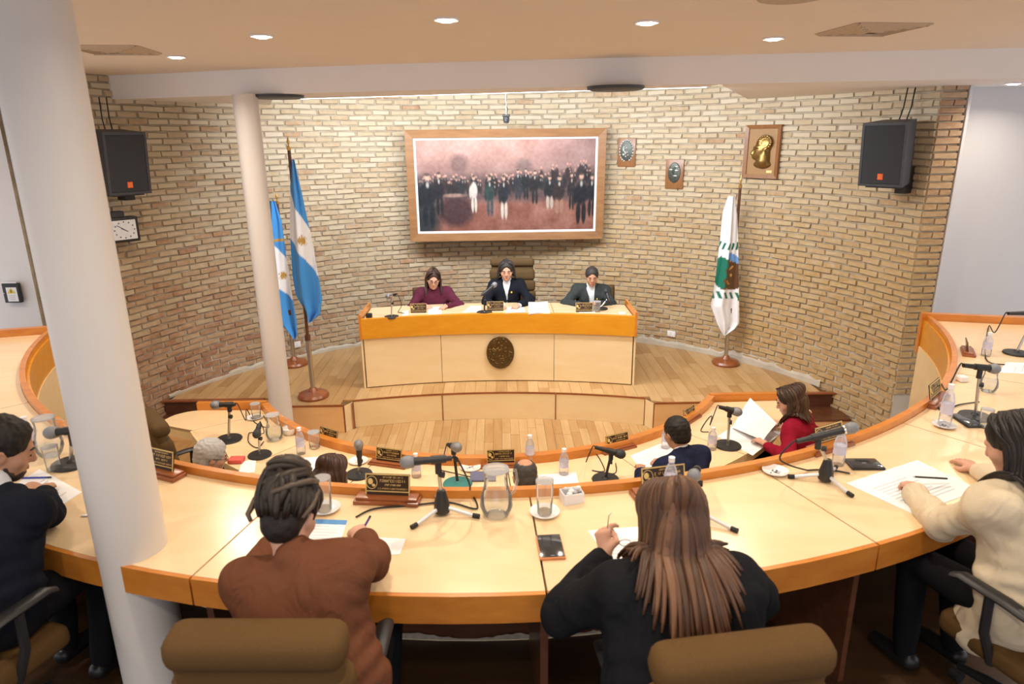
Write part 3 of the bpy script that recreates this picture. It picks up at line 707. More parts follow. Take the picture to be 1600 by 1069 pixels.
# ================================================================== chairs
def make_chair(name, label, fabric, back_h=0.62, back_w=0.50, roll=True, group='swivel chairs at the desks'):
    """origin on the floor under the seat, faces +y"""
    t = thing(name, label, 'chair', group=group)
    sh = 0.47
    o = MB().box((0, 0.02, sh-0.05), (0.50, 0.48, 0.10), ch=0.04).build('seat', fabric, t); auto(o)
    o = MB().box((0, -0.215, sh+0.08+back_h*0.45), (back_w-0.03, 0.075, back_h*0.9), rot=(RAD(8), 0, 0), ch=0.035).build('backrest', fabric, t); auto(o)
    if roll:
        zt = sh+0.08+back_h*0.86
        for k, hh in [(0, 0.13), (1, 0.17), (2, 0.17), (3, 0.17), (4, 0.17)][:max(3, int(back_h/0.17))]:
            z = zt-0.145*k-(0.02 if k else 0); y = -0.215-(z-sh-0.08-back_h*0.45)*math.tan(RAD(8))
            o = MB().box((0, y+0.012, z), (back_w+0.012*k, 0.135-0.02*(k > 0), hh-0.012), rot=(RAD(8), 0, 0), ch=0.055).build('back_cushion', fabric, t); auto(o)
    else:
        o = MB().box((0, -0.24, sh+0.08+back_h*0.45), (back_w, 0.03, back_h*0.92), rot=(RAD(8), 0, 0), ch=0.012).build('back_shell', fabric, t); auto(o)
    for sx in (-1, 1):
        x = sx*0.275
        o = MB().tube([(x, 0.21, sh+0.195), (x, 0.17, sh+0.215), (x, 0.0, sh+0.215), (x, -0.16, sh+0.20), (x*0.96, -0.21, sh+0.16)], [0.022, 0.03, 0.032, 0.03, 0.02], 10, flat=0.55).build('armrest', 'black', t); auto(o)
        o = MB().tube([(x, 0.06, sh+0.20), (x*1.02, 0.05, sh+0.05), (x*0.85, 0.03, sh-0.09)], 0.018, 8).build('arm_support', 'black', t); auto(o)
    auto(MB().lathe([(0.03, 0.10), (0.03, 0.30), (0.05, 0.31), (0.09, sh-0.10)], 16).build('gas_lift', 'black', t))
    for k in range(5):
        a = 2*math.pi*k/5+0.3; c, s = math.cos(a), math.sin(a)
        leg = MB().tube([(0.03*c, 0.03*s, 0.12), (0.16*c, 0.16*s, 0.105), (0.29*c, 0.29*s, 0.075)], [0.03, 0.024, 0.016], 8).build('leg', 'black', t); auto(leg)
        R = Matrix.Rotation(a, 3, 'Z') @ Matrix.Rotation(RAD(90), 3, 'Y')
        auto(MB().lathe([(0.001, -0.02), (0.027, -0.02), (0.027, 0.02), (0.001, 0.02)], 12, c=(0.29*c, 0.29*s, 0.028), R=R).build('caster', 'rubber', leg))
    return t
def place(o, x, y, z, face, label=None, s=1.0):
    """face = direction the thing looks, as a vector in plan"""
    o.location = (x, y, z); o.rotation_euler = (0, 0, math.atan2(-face[0], face[1])); o.scale = (s, s, s)
    if label: o['label'] = label
    return o
chair = make_chair('swivel_chair', 'brown padded swivel chair behind the person in the brown sweater', 'chairfab', 0.455, 0.52)
place(chair, -0.70, 1.86, TIER, (0.03, 1))
c2 = copy_tree(chair); place(c2, 0.62, 1.76, TIER, (-0.13, 1), 'brown padded swivel chair behind the woman with long brown hair')
c3 = copy_tree(chair); place(c3, 2.08, 2.15, TIER, (-0.32, 0.95), 'brown padded swivel chair under the woman in the beige blazer')
c4 = copy_tree(chair); place(c4, -2.06, 2.17, TIER, (0.3, 0.95), 'padded swivel chair under the man in the dark suit at the left edge')
c5 = make_chair('swivel_chair', 'empty olive brown swivel chair at the left end of the lower desk', 'chairdark', 0.66, 0.50); place(c5, -2.60, 5.27, PIT, (0.78, 0.62))
c6 = make_chair('swivel_chair', 'dark brown swivel chair under the grey-haired man at the lower desk', 'chairdark', 0.42, 0.46, False)
LOWER = {}
# ================================================================== people
def nrm(v): v = np.array(v, float); return v/max(1e-9, np.linalg.norm(v))
def hand_prims(W, d, n, right, style, s=1.0):
    """palm and five fingers; d = along the hand, n = out of the palm"""
    d = nrm(d); n = nrm(n-d*np.dot(n, d)); sd = np.cross(d, n)*(1 if right else -1)      # towards the thumb
    out = []; k = 0.006
    kn = [W+d*0.086*s+sd*x*s+n*z*s for x, z in ((0.028, 0.0), (0.009, -0.004), (-0.010, -0.003), (-0.028, 0.002))]
    for q, r0, r1 in zip(kn, (0.016, 0.016, 0.015, 0.014), (0.0125, 0.0125, 0.0115, 0.0105)): out.append(cap(W+(q-W)*0.12, q, r0*s, r1*s, 0.012))
    out.append(cap(W+sd*0.018*s+d*0.02*s, W+sd*0.022*s+d*0.05*s+n*0.008*s, 0.018*s, 0.014*s, 0.012))
    curl = {'flat': (8, 14, 10), 'relax': (22, 30, 22), 'grip': (55, 60, 30), 'fist': (75, 85, 50)}[style]
    for i, (q, L) in enumerate(zip(kn, (0.072, 0.080, 0.075, 0.058))):
        a = 0; p = q; sp = (0.10, 0.03, -0.04, -0.12)[i]*(0.4 if style in ('grip', 'fist') else 1)
        cu = curl if not (style == 'grip' and i == 0) else (38, 45, 20)
        for j, (fr, r0, r1) in enumerate(((0.45, 0.0095, 0.0085), (0.30, 0.0085, 0.0078), (0.25, 0.0078, 0.0066))):
            a += RAD(cu[j]); v_ = nrm(math.cos(a)*d+math.sin(a)*n+sp*sd); e = p+v_*L*fr*s; out.append(cap(p, e, r0*s, r1*s, k)); p = e
    b = W+sd*0.026*s+d*0.030*s
    t1 = b+(0.55*d+0.62*sd+0.45*n)*0.040*s
    t2 = t1+(nrm(d*0.9+n*0.3-sd*(0.5 if style in ('grip', 'fist') else 0.05)))*0.032*s
    t3 = t2+(nrm(d*0.8+n*0.25-sd*(0.8 if style in ('grip', 'fist') else 0.1)))*0.022*s
    out += [cap(b, t1, 0.014*s, 0.0115*s, 0.01), cap(t1, t2, 0.0112*s, 0.0098*s, k), cap(t2, t3, 0.0098*s, 0.0078*s, k)]
    return out, kn, sd
def head_prims(H, R, s=1.0, ear=True):
    T = lambda *p: H+R@(np.array(p, float)*s)
    pr = [ell(T(0, -.014, .036), np.array((.075, .094, .083))*s, R, .03), ell(T(0, .022, -.02), np.array((.066, .072, .088))*s, R, .03),
          ell(T(0, .040, -.072), np.array((.046, .046, .038))*s, R, .025), ell(T(0, .076, -.094), np.array((.021, .018, .016))*s, R, .018),
          cap(T(-.034, .080, .022), T(.034, .080, .022), .011*s, None, .014), cap(T(0, .088, .014), T(0, .106, -.026), .0085*s, .0125*s, .010),
          ell(T(-.010, .098, -.030), np.array((.008, .008, .007))*s, R, .006), ell(T(.010, .098, -.030), np.array((.008, .008, .007))*s, R, .006),
          ell(T(0, .088, -.054), np.array((.023, .010, .0075))*s, R, .008), ell(T(0, .086, -.066), np.array((.020, .010, .0075))*s, R, .008),
          ell(T(-.044, .056, -.026), np.array((.022, .024, .024))*s, R, .02), ell(T(.044, .056, -.026), np.array((.022, .024, .024))*s, R, .02),
          sub(ell(T(-.031, .098, .002), np.array((.016, .014, .010))*s, R, .010)), sub(ell(T(.031, .098, .002), np.array((.016, .014, .010))*s, R, .010)),
          ell(T(-.031, .079, .001), np.array((.0125, .0115, .0105))*s, R, .004), ell(T(.031, .079, .001), np.array((.0125, .0115, .0105))*s, R, .004)]
    if ear:
        for sx in (-1, 1):
            pr += [ell(T(sx*.077, -.006, -.012), np.array((.010, .020, .031))*s, R@roty(sx*0.25), .008), sub(ell(T(sx*.087, .0, -.008), np.array((.006, .010, .016))*s, R, .006))]
    return pr, T
def ik(S, W, l1, l2, pole):
    v_ = W-S; D = np.linalg.norm(v_); sc = max(1.0, D/(l1+l2)*1.02); l1 *= sc; l2 *= sc; v_ /= D
    a = (l1*l1-l2*l2+D*D)/(2*D); h = math.sqrt(max(1e-6, l1*l1-a*a)); p = np.array(pole, float); p = nrm(p-v_*np.dot(p, v_)); return S+v_*a+p*h
def lock_mesh(name, paths, radii, cols, parent, flat=0.45, n=6, mat='hairlock'):
    mb = MB(); cc = []
    for p, r, c in zip(paths, radii, cols):
        m = len(p); rr = [r*(0.55+0.45*min(1, i/2.0))*(1.0 if i < m*0.7 else max(0.12, 1-(i-m*0.7)/(m*0.3)*0.85)) for i in range(m)]
        k = len(mb.v); mb.tube(p, rr, n, flat=flat); cc += [c]*(len(mb.v)-k)
    o = mb.build(name, mat, parent, True); set_color(o, np.array(cc)); return o
def long_hair(P, length, col, n=170, seed=1, spread=128, parting=True, width=0.013, wave=0.0, name='hair', back=0.0, flare=0.0, jit=0.25):
    """locks that start at the parting, follow the skull, then fall and rest on the clothes"""
    H, R, s = P['H'], P['R'], P['s']; r = random.Random(seed); prims = P['coll']; rad = []; cols = []
    G = np.zeros((n, 8, 3)); lay = np.zeros(n); Ls = np.zeros(n); ph = np.zeros(n)
    for i in range(n):
        phi = RAD(-spread+2*spread*(i+r.random()*0.8)/n)
        Ls[i] = length*(1+r.uniform(-jit, jit*0.4))*s; lay[i] = r.uniform(0.003, 0.016); th0 = 0.16+0.22*r.random(); ph[i] = r.random()*6
        yr = 0.05-0.12*(1-abs(phi)/RAD(spread))+r.uniform(-.02, .02) if parting else 0.0
        for j in range(8):
            th = th0+(1.72-th0)*j/7; la = lay[i]
            q = np.array([(0.081+la)*math.sin(th)*math.sin(phi), -0.016+yr*math.cos(th)-(0.100+la)*math.sin(th)*math.cos(phi)*(1 if math.cos(phi) > 0 else 0.55), 0.036+(0.082+la*0.7)*math.cos(th)])
            G[i, j] = H+R@(q*s)
        rad.append(width*s*r.uniform(0.75, 1.25)); t = r.uniform(0.65, 1.4); hl = max(0, r.random()-0.72)*1.1
        cols.append(tuple(c*t+h*hl for c, h in zip(col[0], col[1])))
    un = lambda A: A/np.maximum(1e-9, np.linalg.norm(A, axis=1))[:, None]
    p = G[:, -1].copy(); v_ = un(G[:, -1]-G[:, -2]); m = 14; outw = un((p-H)*np.array([1, 1, 0])); rest = [p]
    for j in range(m):
        g = np.array([0, -back, -1.0])+outw*flare*(j/m)+np.stack([np.sin(ph+j*0.8), np.cos(ph+j*0.8), 0*ph], 1)*wave
        v_ = un(v_*0.55+un(g)*0.45); p = p+v_*(Ls/m)[:, None]
        for _ in range(2):
            d = sdf_eval(prims, p); need = 0.010+lay*1.4; bad = d < need
            if bad.any():
                pb = p[bad]; e = 0.004; gr = un(np.stack([sdf_eval(prims, pb+np.eye(3)[k]*e)-sdf_eval(prims, pb-np.eye(3)[k]*e) for k in range(3)], 1)); p = p.copy(); p[bad] = pb+gr*(need-d)[bad][:, None]
        rest.append(p)
    return lock_mesh(name, [list(G[i])+[q[i] for q in rest[1:]] for i in range(n)], rad, cols, P['root'])
def cap_hair(P, mat, low=-0.05, front=0.095, thick=0.010, amp=0.003, h=None, extra=(), name='hair', seed=3, subs=(), short=False):
    H, R, s = P['H'], P['R'], P['s']; T = lambda *p: H+R@(np.array(p, float)*s)
    pr = [ell(T(0, -.016, .038), np.array((.077+thick, .097+thick, .084+thick))*s, R, .01), ell(T(0, -.050, -.02), np.array((.066+thick*.6, .056+thick, .075))*s, R, .02)]
    pr += [ell(T(*c), np.array(q)*s, R, .02) for c, q in extra]
    pr += [sub(ell(T(0, front+0.032, -.016), np.array((.074, .088, .108))*s, R, .012)), sub(ell(T(0, .05, low-.09), np.array((.16, .17, .09))*s, R, .02))]
    if short: subs = tuple(subs)+(((.092, .004, -.03), (.024, .030, .042)), ((-.092, .004, -.03), (.024, .030, .042)))
    pr += [sub(ell(T(*c), np.array(q)*s, R, .008)) for c, q in subs]
    return sdf_obj(name, pr, (h or P['h'])*0.8, mat, P['root'], folds(amp, seed, 8, 120, 260), 0)
def face_bits(P, brow='brow', lips=True, lids=True):
    H, R, s = P['H'], P['R'], P['s']; T = P['T']; Rm = Matrix(R.tolist())
    for sx in (-1, 1):
        MB().tube([T(sx*.047, .082, .022), T(sx*.032, .0925, .027), T(sx*.016, .0935, .022)], [.0028*s, .0045*s, .0038*s], 6).build('eyebrow', brow, P['root'], True)
        MB().ell(T(sx*.031, .0895, -.0025), (.0105*s, .0035*s, .0035*s), 8, 6, Rm).build('eye', 'eye', P['root'], True)
    if lips: MB().ell(T(0, .0962, -.059), (.019*s, .0035*s, .0065*s), 10, 6, Rm).build('lips', 'lip', P['root'], True)
def spectacles(P, mat='black', lens=True):
    T = P['T']; s = P['s']; t = bpy.data.objects.new('spectacles', None); link(t); t.parent = P['root']
    for sx in (-1, 1):
        ring = [T(sx*.033+.021*math.cos(a), .104, .0+.016*math.sin(a)) for a in np.linspace(0, 2*math.pi, 15)]
        MB().tube(ring, .0018*s, 6, cap=False).build('lens_rim', mat, t, True)
        MB().tube([T(sx*.054, .103, .004), T(sx*.078, .06, .006), T(sx*.084, -.01, .004), T(sx*.082, -.03, -.012)], .0018*s, 6).build('temple', mat, t, True)
    MB().tube([T(-.012, .106, .004), T(0, .109, .007), T(.012, .106, .004)], .0018*s, 6).build('bridge', mat, t, True)
    return t
def make_person(label, loc, face, s=1.0, lean=12, seat=0.47, headyaw=0, headpitch=15, headroll=0, hl=None, hr=None, hlstyle='relax', hrstyle='relax', polel=(-0.7, -0.4, -0.6), poler=(0.7, -0.4, -0.6),
                top='black', topname='jacket', skin='skin', w=1.0, h=0.009, twist=0, neck=15, collar=True, feet=(0.40, -0.05), openv=None, shirt=None, hem=0.0, belly=0.0, sleeve=0.0, fold=0.004, group=None, hldir=None, hrdir=None, hn=(0, 0.25, -1), legs=True, head_up=0.0, side=0.0, hs=1.0, bulk=0.0):
    root = thing('person', label, 'person', loc, math.atan2(-face[0], face[1]), group)
    th = root.rotation_euler[2]; Rw = rotz(-th)
    L = lambda p: Rw@(np.array(p, float)-np.array(loc, float))
    P = dict(root=root, s=s*hs, h=h); u = np.array([math.sin(RAD(side)), math.sin(RAD(lean))*math.cos(RAD(side)), math.cos(RAD(lean))*math.cos(RAD(side))]); Tz = rotz(RAD(twist)); Xs = Tz@np.array([1., 0, 0]); Xs[2] -= math.sin(RAD(side))
    pel = np.array([0, 0, seat+0.10*s]); ch = pel+u*0.27*s; N = pel+u*0.455*s; fr = nrm(np.cross(u, Xs))*1.0
    H = N+s*0.150*np.array([math.sin(RAD(side)), math.sin(RAD(lean+neck)), math.cos(RAD(lean+neck))])+np.array([0, 0, head_up])
    Rh = rotz(RAD(headyaw))@roty(RAD(headroll))@rotx(RAD(-headpitch)); P['H'] = H; P['R'] = Rh
    shl = N-u*0.050*s-Xs*0.165*s*w; shr = N-u*0.050*s+Xs*0.165*s*w
    RT = np.stack([Xs, -np.cross(Xs, u), u], 1)
    wl = L(hl) if hl is not None else np.array([-0.16, 0.42, seat+0.29]); wr = L(hr) if hr is not None else np.array([0.16, 0.42, seat+0.29])
    el = ik(shl, wl, 0.285*s, 0.25*s, polel); er = ik(shr, wr, 0.285*s, 0.25*s, poler)
    dl = nrm(wl-el) if hldir is None else nrm(Rw@np.array(hldir, float)); dr = nrm(wr-er) if hrdir is None else nrm(Rw@np.array(hrdir, float))
    if hldir is None: dl = nrm(dl*(1, 1, 0.3))
    if hrdir is None: dr = nrm(dr*(1, 1, 0.3))
    hn_ = Rw@np.array(hn, float)
    hp, T = head_prims(H, Rh, s*hs); P['T'] = T
    hlp, P['knl'], P['sdl'] = hand_prims(wl, dl, hn_, False, hlstyle, s); hrp, P['knr'], P['sdr'] = hand_prims(wr, dr, hn_, True, hrstyle, s)
    P.update(wl=wl, wr=wr, el=el, er=er, N=N, u=u, ch=ch, pel=pel, dl=dl, dr=dr, Xs=Xs, fr=fr)
    hipl, hipr = pel+np.array([-.09*s*w, 0.02, -.02]), pel+np.array([.09*s*w, 0.02, -.02])
    kz = min(seat+0.08, 0.52*s); kl, kr = np.array([-.11*s, 0.42*s, kz]), np.array([.11*s, 0.42*s, kz])
    al, ar = np.array([-.11*s, feet[0], 0.085]), np.array([.11*s, feet[0]+feet[1], 0.085])
    neckp = [cap(N-u*0.03*s, H+Rh@np.array([0, -.02, -.05])*s, .054*s, .050*s, .03)]
    torso = lambda g: [ell(pel+u*0.02, np.array((.165*w+g, .125+g+belly*.5, .125+g))*s, RT, .05), ell(pel+u*0.14*s+fr*belly*0.6, np.array((.145*w+g, .108+g+belly, .15+g))*s, RT, .06),
                       ell(ch+u*0.03*s, np.array((.160*w+g, .112+g, .165+g))*s, RT, .06), cap(shl, shr, (.052+g)*s, None, .05),
                       cap(N-u*0.015*s, shl, (.046+g)*s, (.05+g)*s, .04), cap(N-u*0.015*s, shr, (.046+g)*s, (.05+g)*s, .04)]
    boxy = [cap(N-u*0.13*s-Xs*0.085*s*w, pel-Xs*0.085*s*w+u*0.05, .088*s+bulk, .100*s+bulk*1.3, .09), cap(N-u*0.13*s+Xs*0.085*s*w, pel+Xs*0.085*s*w+u*0.05, .088*s+bulk, .100*s+bulk*1.3, .09)]
    arms = lambda g: [cap(shl, el, (.056+g)*s, (.045+g)*s, .03), cap(el, wl-dl*0.0, (.045+g)*s, (.031+g)*s, .015), cap(shr, er, (.056+g)*s, (.045+g)*s, .03), cap(er, wr, (.045+g)*s, (.031+g)*s, .015)]
    legp = lambda g: [cap(hipl, kl, (.085+g)*s, (.060+g)*s, .03), cap(kl, al, (.058+g)*s, (.040+g)*s, .02), cap(hipr, kr, (.085+g)*s, (.060+g)*s, .03), cap(kr, ar, (.058+g)*s, (.040+g)*s, .02)]
    feetp = [cap(al-np.array([0, .03, .03]), al+np.array([0, .15, -.05]), .042, .034, .02), cap(ar-np.array([0, .03, .03]), ar+np.array([0, .15, -.05]), .042, .034, .02)]
    sdf_obj('body', torso(-.014)+neckp+hp+[cap(shl, el, .042*s, .036*s, .03), cap(el, wl, .036*s, .025*s, .02), cap(shr, er, .042*s, .036*s, .03), cap(er, wr, .036*s, .025*s, .02)]+hlp+hrp+(legp(-.014) if legs else []), h, skin, root)
    cutl = wl-nrm(wl-el)*(0.012+sleeve); cutr = wr-nrm(wr-er)*(0.012+sleeve)
    cl = torso(0.006)+boxy+[cap(shl, el, .056*s+bulk*.4, .058*s+bulk*.45, .06), cap(el, cutl, .058*s+bulk*.45, .044*s+bulk*.1, .015), cap(shr, er, .056*s+bulk*.4, .058*s+bulk*.45, .06), cap(er, cutr, .058*s+bulk*.45, .044*s+bulk*.1, .015)]
    if hem: cl += [cap(hipl+np.array([0, 0, -.02]), hipl+np.array([0, .10, -hem]), .12*s, .115*s, .05), cap(hipr+np.array([0, 0, -.02]), hipr+np.array([0, .10, -hem]), .12*s, .115*s, .05)]
    P['cloth'] = list(cl)
    P['coll'] = list(cl)+[cap(N-u*0.02*s, H+Rh@np.array([0, -.03, -.06])*s, .064*s, .062*s, .02), ell(T(0, -.014, .03), np.array((.076, .096, .085))*s, Rh, .02), ell(T(0, -.03, -.03), np.array((.066, .075, .075))*s, Rh, .02)]
    if collar: cl += [cap(N+u*0.005*s-fr*0.02*s, N+u*0.020*s-fr*0.015*s, .064*s, .060*s, .015)]
    else: cl += [sub(cap(N-u*0.01*s, N+u*0.2*s, .060*s, .09*s, .012))]
    if openv:
        a = ch+fr*(.135*s); b = N+fr*0.075*s-u*0.01
        cl += [sub(cap(a-u*openv*s, b, .010*s, .050*s, .012))]
    fo = folds(fold*1.8, int(abs(loc[0])*100)+3, 9, 14, 48); al_, ar_ = nrm(wl-el), nrm(wr-er); bl_, br_ = nrm(shl-el), nrm(shr-er)
    def creases(q):                                        # cloth bunches at the elbows, armpits and waist
        d = fo(q)
        for E0, a0, b0 in ((el, al_, bl_), (er, ar_, br_)):
            x = q-E0; r2 = (x**2).sum(1); t_ = x@(a0-b0)
            d = d-0.0055*np.exp(-r2/0.13**2)*np.sin(t_*70+(x@np.cross(a0, b0))*45+1.5*np.sin(x[:, 2]*40))
        x = q-pel; d = d-0.0045*np.exp(-((x@u-0.13)/0.10)**2)*np.sin((x@u)*75+4*np.sin(x[:, 0]*14+1.0))
        for S0 in (shl, shr):
            x = q-(S0-u*0.09); d = d-0.004*np.exp(-(x**2).sum(1)/0.09**2)*np.sin((x@(u+0.8*Xs))*80)
        return d
    sdf_obj(topname, cl, h, top, root, creases)
    if shirt:
        sp = torso(-.003)[1:]+[cap(N-u*0.02*s, N+u*0.030*s, .060*s, .060*s, .02), cap(wl-nrm(wl-el)*.05, wl-nrm(wl-el)*.002, .038*s, .036*s, .01), cap(wr-nrm(wr-er)*.05, wr-nrm(wr-er)*.002, .038*s, .036*s, .01)]
        sdf_obj('shirt', sp, h, shirt, root)
    if legs:
        sdf_obj('trousers', [ell(pel-np.array([0, 0, .02]), np.array((.168*w, .125, .115))*s, None, .04)]+legp(0.004), max(h, 0.010), 'trouser', root, folds(.003, 5, 6, 16, 50))
        for q in (feetp[:1], feetp[1:]): sdf_obj('shoe', q, 0.009, 'shoe', root)
    return P
def cloth(name, col, var=0.10, scale=220, rough=0.85, sheen=0.0): 
    m = plain(name, col, rough, var=var, scale=scale, bump=0.12, spec=0.08); nt = m.node_tree; b = nt.nodes['Principled BSDF']
    cv = _coord(nt, 'Object', (1, 1, 0.55)); nz = _noise(nt, 9, 2, cv, 0.4); nz.inputs['Distortion'].default_value = 1.6
    bp = nt.nodes.new('ShaderNodeBump'); bp.inputs['Strength'].default_value = 0.55; bp.inputs['Distance'].default_value = 0.03; nt.links.new(nz.outputs[0], bp.inputs['Height'])
    old = b.inputs['Normal'].links[0].from_node; nt.links.new(bp.outputs[0], old.inputs['Normal'])
    m.node_tree.nodes['Principled BSDF'].inputs['Sheen Weight'].default_value = sheen; return m
HM = lambda name, c: plain(name, c, 0.5, var=0.35, scale=190, bump=0.5, spec=0.3)
# ---- the twelve people, each placed and posed
SCN = (-0.12, 7.42)
def seat_lower(a, R=3.42): x, y = arc_pt(SCN, R, RAD(a)); d = nrm((SCN[0]-x, SCN[1]-y)); return (x, y, PIT), (d[0], d[1])
# brown sweater, hair piled up
B = make_person('person in a brown sweater with dark dreadlocks piled up, writing at the upper desk', (-0.60, 1.80, TIER), (0.06, 1), s=1.03, side=-12, head_up=-0.022, lean=20, headpitch=34, headyaw=-6, neck=10,
                hl=at(420, 850, DESK+0.03), hr=at(572, 842, DESK+0.035), hlstyle='flat', hrstyle='grip', poler=(0.9, 0.05, -0.9), polel=(-0.35, -0.25, -0.9), bulk=0.022, top=cloth('brown_knit', (0.165, 0.062, 0.032), 0.22, 420), topname='sweater', w=1.03, h=0.0065, collar=True, hrdir=(-0.55, 0.8, 0))
H, R, s = B['H'], B['R'], B['s']; T = B['T']
cap_hair(B, HM('undercut_hair', (0.020, 0.014, 0.012)), low=-0.085, thick=0.004, amp=0.0015)
paths = []; rad = []; cols = []; rr_ = random.Random(11)
for i in range(64):                                         # dreadlocks swept up from the hairline into a high bun
    a = RAD(-165+330*i/63.0); lay = rr_.uniform(0, 0.02)
    st = np.array([0.080*math.sin(a), -0.02-0.094*math.cos(a), rr_.uniform(-0.02, 0.03)])
    tw = rr_.uniform(-0.5, 0.5); top_ = np.array([-0.012+0.03*math.sin(i*2.3), -0.045+0.035*math.cos(i*1.7), 0.135+0.03*rr_.random()])
    pts = []
    for t in np.linspace(0, 1, 9):
        b = a+tw*t; e = np.array([(0.094+lay)*math.sin(b), -0.025-(0.112+lay)*math.cos(b), 0.03])
        q = st*(1-t)**2+2*t*(1-t)*np.array([e[0]*1.12, e[1]*1.15, 0.08+0.03*rr_.random()])+top_*t*t
        pts.append(T(*q))
    paths.append(pts); rad.append(0.0135*rr_.uniform(0.8, 1.2)); k = rr_.uniform(0.6, 1.6); cols.append((0.026*k, 0.017*k, 0.012*k))
for i in range(16):                                         # coils of the bun
    a0 = i*0.8; rb_ = 0.05+0.03*rr_.random(); zc = 0.10+0.045*rr_.random()
    pts = [T(-0.012+rb_*math.cos(a0+t*2.6), -0.045+rb_*1.05*math.sin(a0+t*2.6), zc+0.03*math.sin(t*3+i)) for t in np.linspace(0, 1, 9)]
    paths.append(pts); rad.append(0.0155); k = rr_.uniform(0.7, 1.9); cols.append((0.030*k, 0.020*k, 0.014*k))
for q in ([(-0.045, -0.122, 0.045), (0.0, -0.140, 0.06), (0.05, -0.128, 0.085), (0.085, -0.075, 0.105), (0.085, -0.02, 0.11)], [(0.085, -0.09, -0.01), (0.098, -0.06, 0.03), (0.09, -0.02, 0.08)], [(-0.088, -0.08, -0.03), (-0.105, -0.075, -0.01), (-0.10, -0.05, 0.04)]):
    paths.append([T(*p) for p in q]); rad.append(0.012); cols.append((0.085, 0.058, 0.04))
lock_mesh('dreadlocks', paths, rad, cols, B['root'], flat=0.9, n=7)
sdf_obj('hair_mass', [ell(T(0, -.03, .06), np.array((.088, .105, .085))*s, R, .02), ell(T(-.01, -.045, .105), np.array((.07, .078, .055))*s, R, .03)], 0.007, HM('piled_hair', (0.016, 0.011, 0.009)), B['root'], folds(.004, 8, 8, 90, 160))

# woman in black with long brown hair, holding her glasses
C = make_person('woman in a black sweater with long straight brown hair, seen from behind, holding spectacles', (0.565, 1.70, TIER), (-0.03, 1), s=1.0, hs=1.10, lean=25, headpitch=30, headyaw=4, neck=12,
                hl=at(945, 872, DESK+0.10), hr=at(1085, 870, DESK+0.05), hlstyle='grip', hrstyle='flat', polel=(-0.9, -0.35, -0.8), poler=(0.9, -0.2, -0.7), top=cloth('black_knit', (0.013, 0.0135, 0.016), 0.15, 320), topname='sweater', w=1.22, bulk=0.05, h=0.0065, collar=False, belly=0.05, hldir=(-0.05, 0.62, 0.8), hn=(0.75, 0.35, -0.5), fold=0.005)
long_hair(C, 0.46, ((0.085, 0.038, 0.019), (0.24, 0.12, 0.055)), n=260, seed=5, spread=116, width=0.0125, jit=0.16, flare=0.55)
cap_hair(C, HM('brown_scalp_hair', (0.10, 0.05, 0.026)), low=-0.06, thick=0.008, amp=0.001)
sp = thing('spectacles', 'thin spectacles held upright in the hand of the woman in black', 'spectacles', at(948, 835, DESK+0.17))
MB().tube([(0, 0, -0.05), (0.002, 0.0, 0.03), (0.006, 0.004, 0.075), (0.016, 0.006, 0.085)], 0.0018, 6).build('temple', 'steel', sp, True)
for k in (0, 1): MB().tube([(0.028+0.045*k+0.021*math.cos(a), 0.02, -0.05+0.014*math.sin(a)) for a in np.linspace(0, 6.283, 17)], 0.0016, 6, cap=False).build('lens_rim', 'steel', sp, True)
MB().tube([(0.0, 0, -0.05), (0.007, 0.02, -0.05)], 0.0016, 6).build('hinge', 'steel', sp, True)

# woman in the beige blazer at the right edge
D = make_person('woman in a beige blazer with long black hair writing at the upper desk', (2.03, 2.17, TIER), (-0.30, 0.95), s=1.04, lean=15, headpitch=26, headyaw=12, neck=12,
                hl=at(1432, 772, DESK+0.035), hr=at(1530, 735, DESK+0.035), hlstyle='grip', hrstyle='flat', polel=(-0.8, -0.6, -0.9), poler=(0.9, -0.3, -0.8), top=cloth('beige_wool', (0.68, 0.57, 0.41), 0.06, 260), topname='blazer', w=0.98, h=0.0065, hem=0.13, bulk=0.012, fold=0.006)
long_hair(D, 0.50, ((0.012, 0.009, 0.009), (0.05, 0.04, 0.04)), n=200, seed=9, spread=102, width=0.013, jit=0.12)
cap_hair(D, HM('black_scalp_hair', (0.010, 0.008, 0.008)), low=-0.06, thick=0.009, amp=0.001)

# man in the dark suit at the left edge
A = make_person('man in a dark suit with short dark hair writing at the left picture edge', (-2.005, 2.26, TIER), (0.22, 0.97), s=1.06, lean=17, headpitch=24, headyaw=-42, neck=14,
                hl=at(25, 772, DESK+0.035), hr=at(70, 772, DESK+0.035), hlstyle='grip', hrstyle='relax', polel=(-0.9, -0.2, -0.8), poler=(0.9, -0.55, -0.75), top=cloth('navy_black_wool', (0.012, 0.014, 0.022), 0.12, 260), topname='suit_jacket', skin='skin_b', w=1.04, h=0.0065, openv=0.10, shirt=cloth('pale_shirt', (0.62, 0.64, 0.68), 0.03))
cap_hair(A, HM('short_dark_hair', (0.020, 0.015, 0.012)), low=-0.055, thick=0.009, amp=0.0018, short=True); face_bits(A)
sdf_obj('beard', [ell(A['T'](0, .044, -.082), np.array((.051, .053, .041))*1.03, A['R'], .01), cap(A['T'](-.060, .022, -.055), A['T'](-.047, .045, -.085), .013, .014, .02), cap(A['T'](.060, .022, -.055), A['T'](.047, .045, -.085), .010, .012, .015), sub(ell(A['T'](0, .095, -.056), np.array((.03, .03, .017)), A['R'], .008))], 0.006, HM('short_beard', (0.05, 0.032, 0.024)), A['root'], folds(.002, 4, 8, 150, 250), 0)

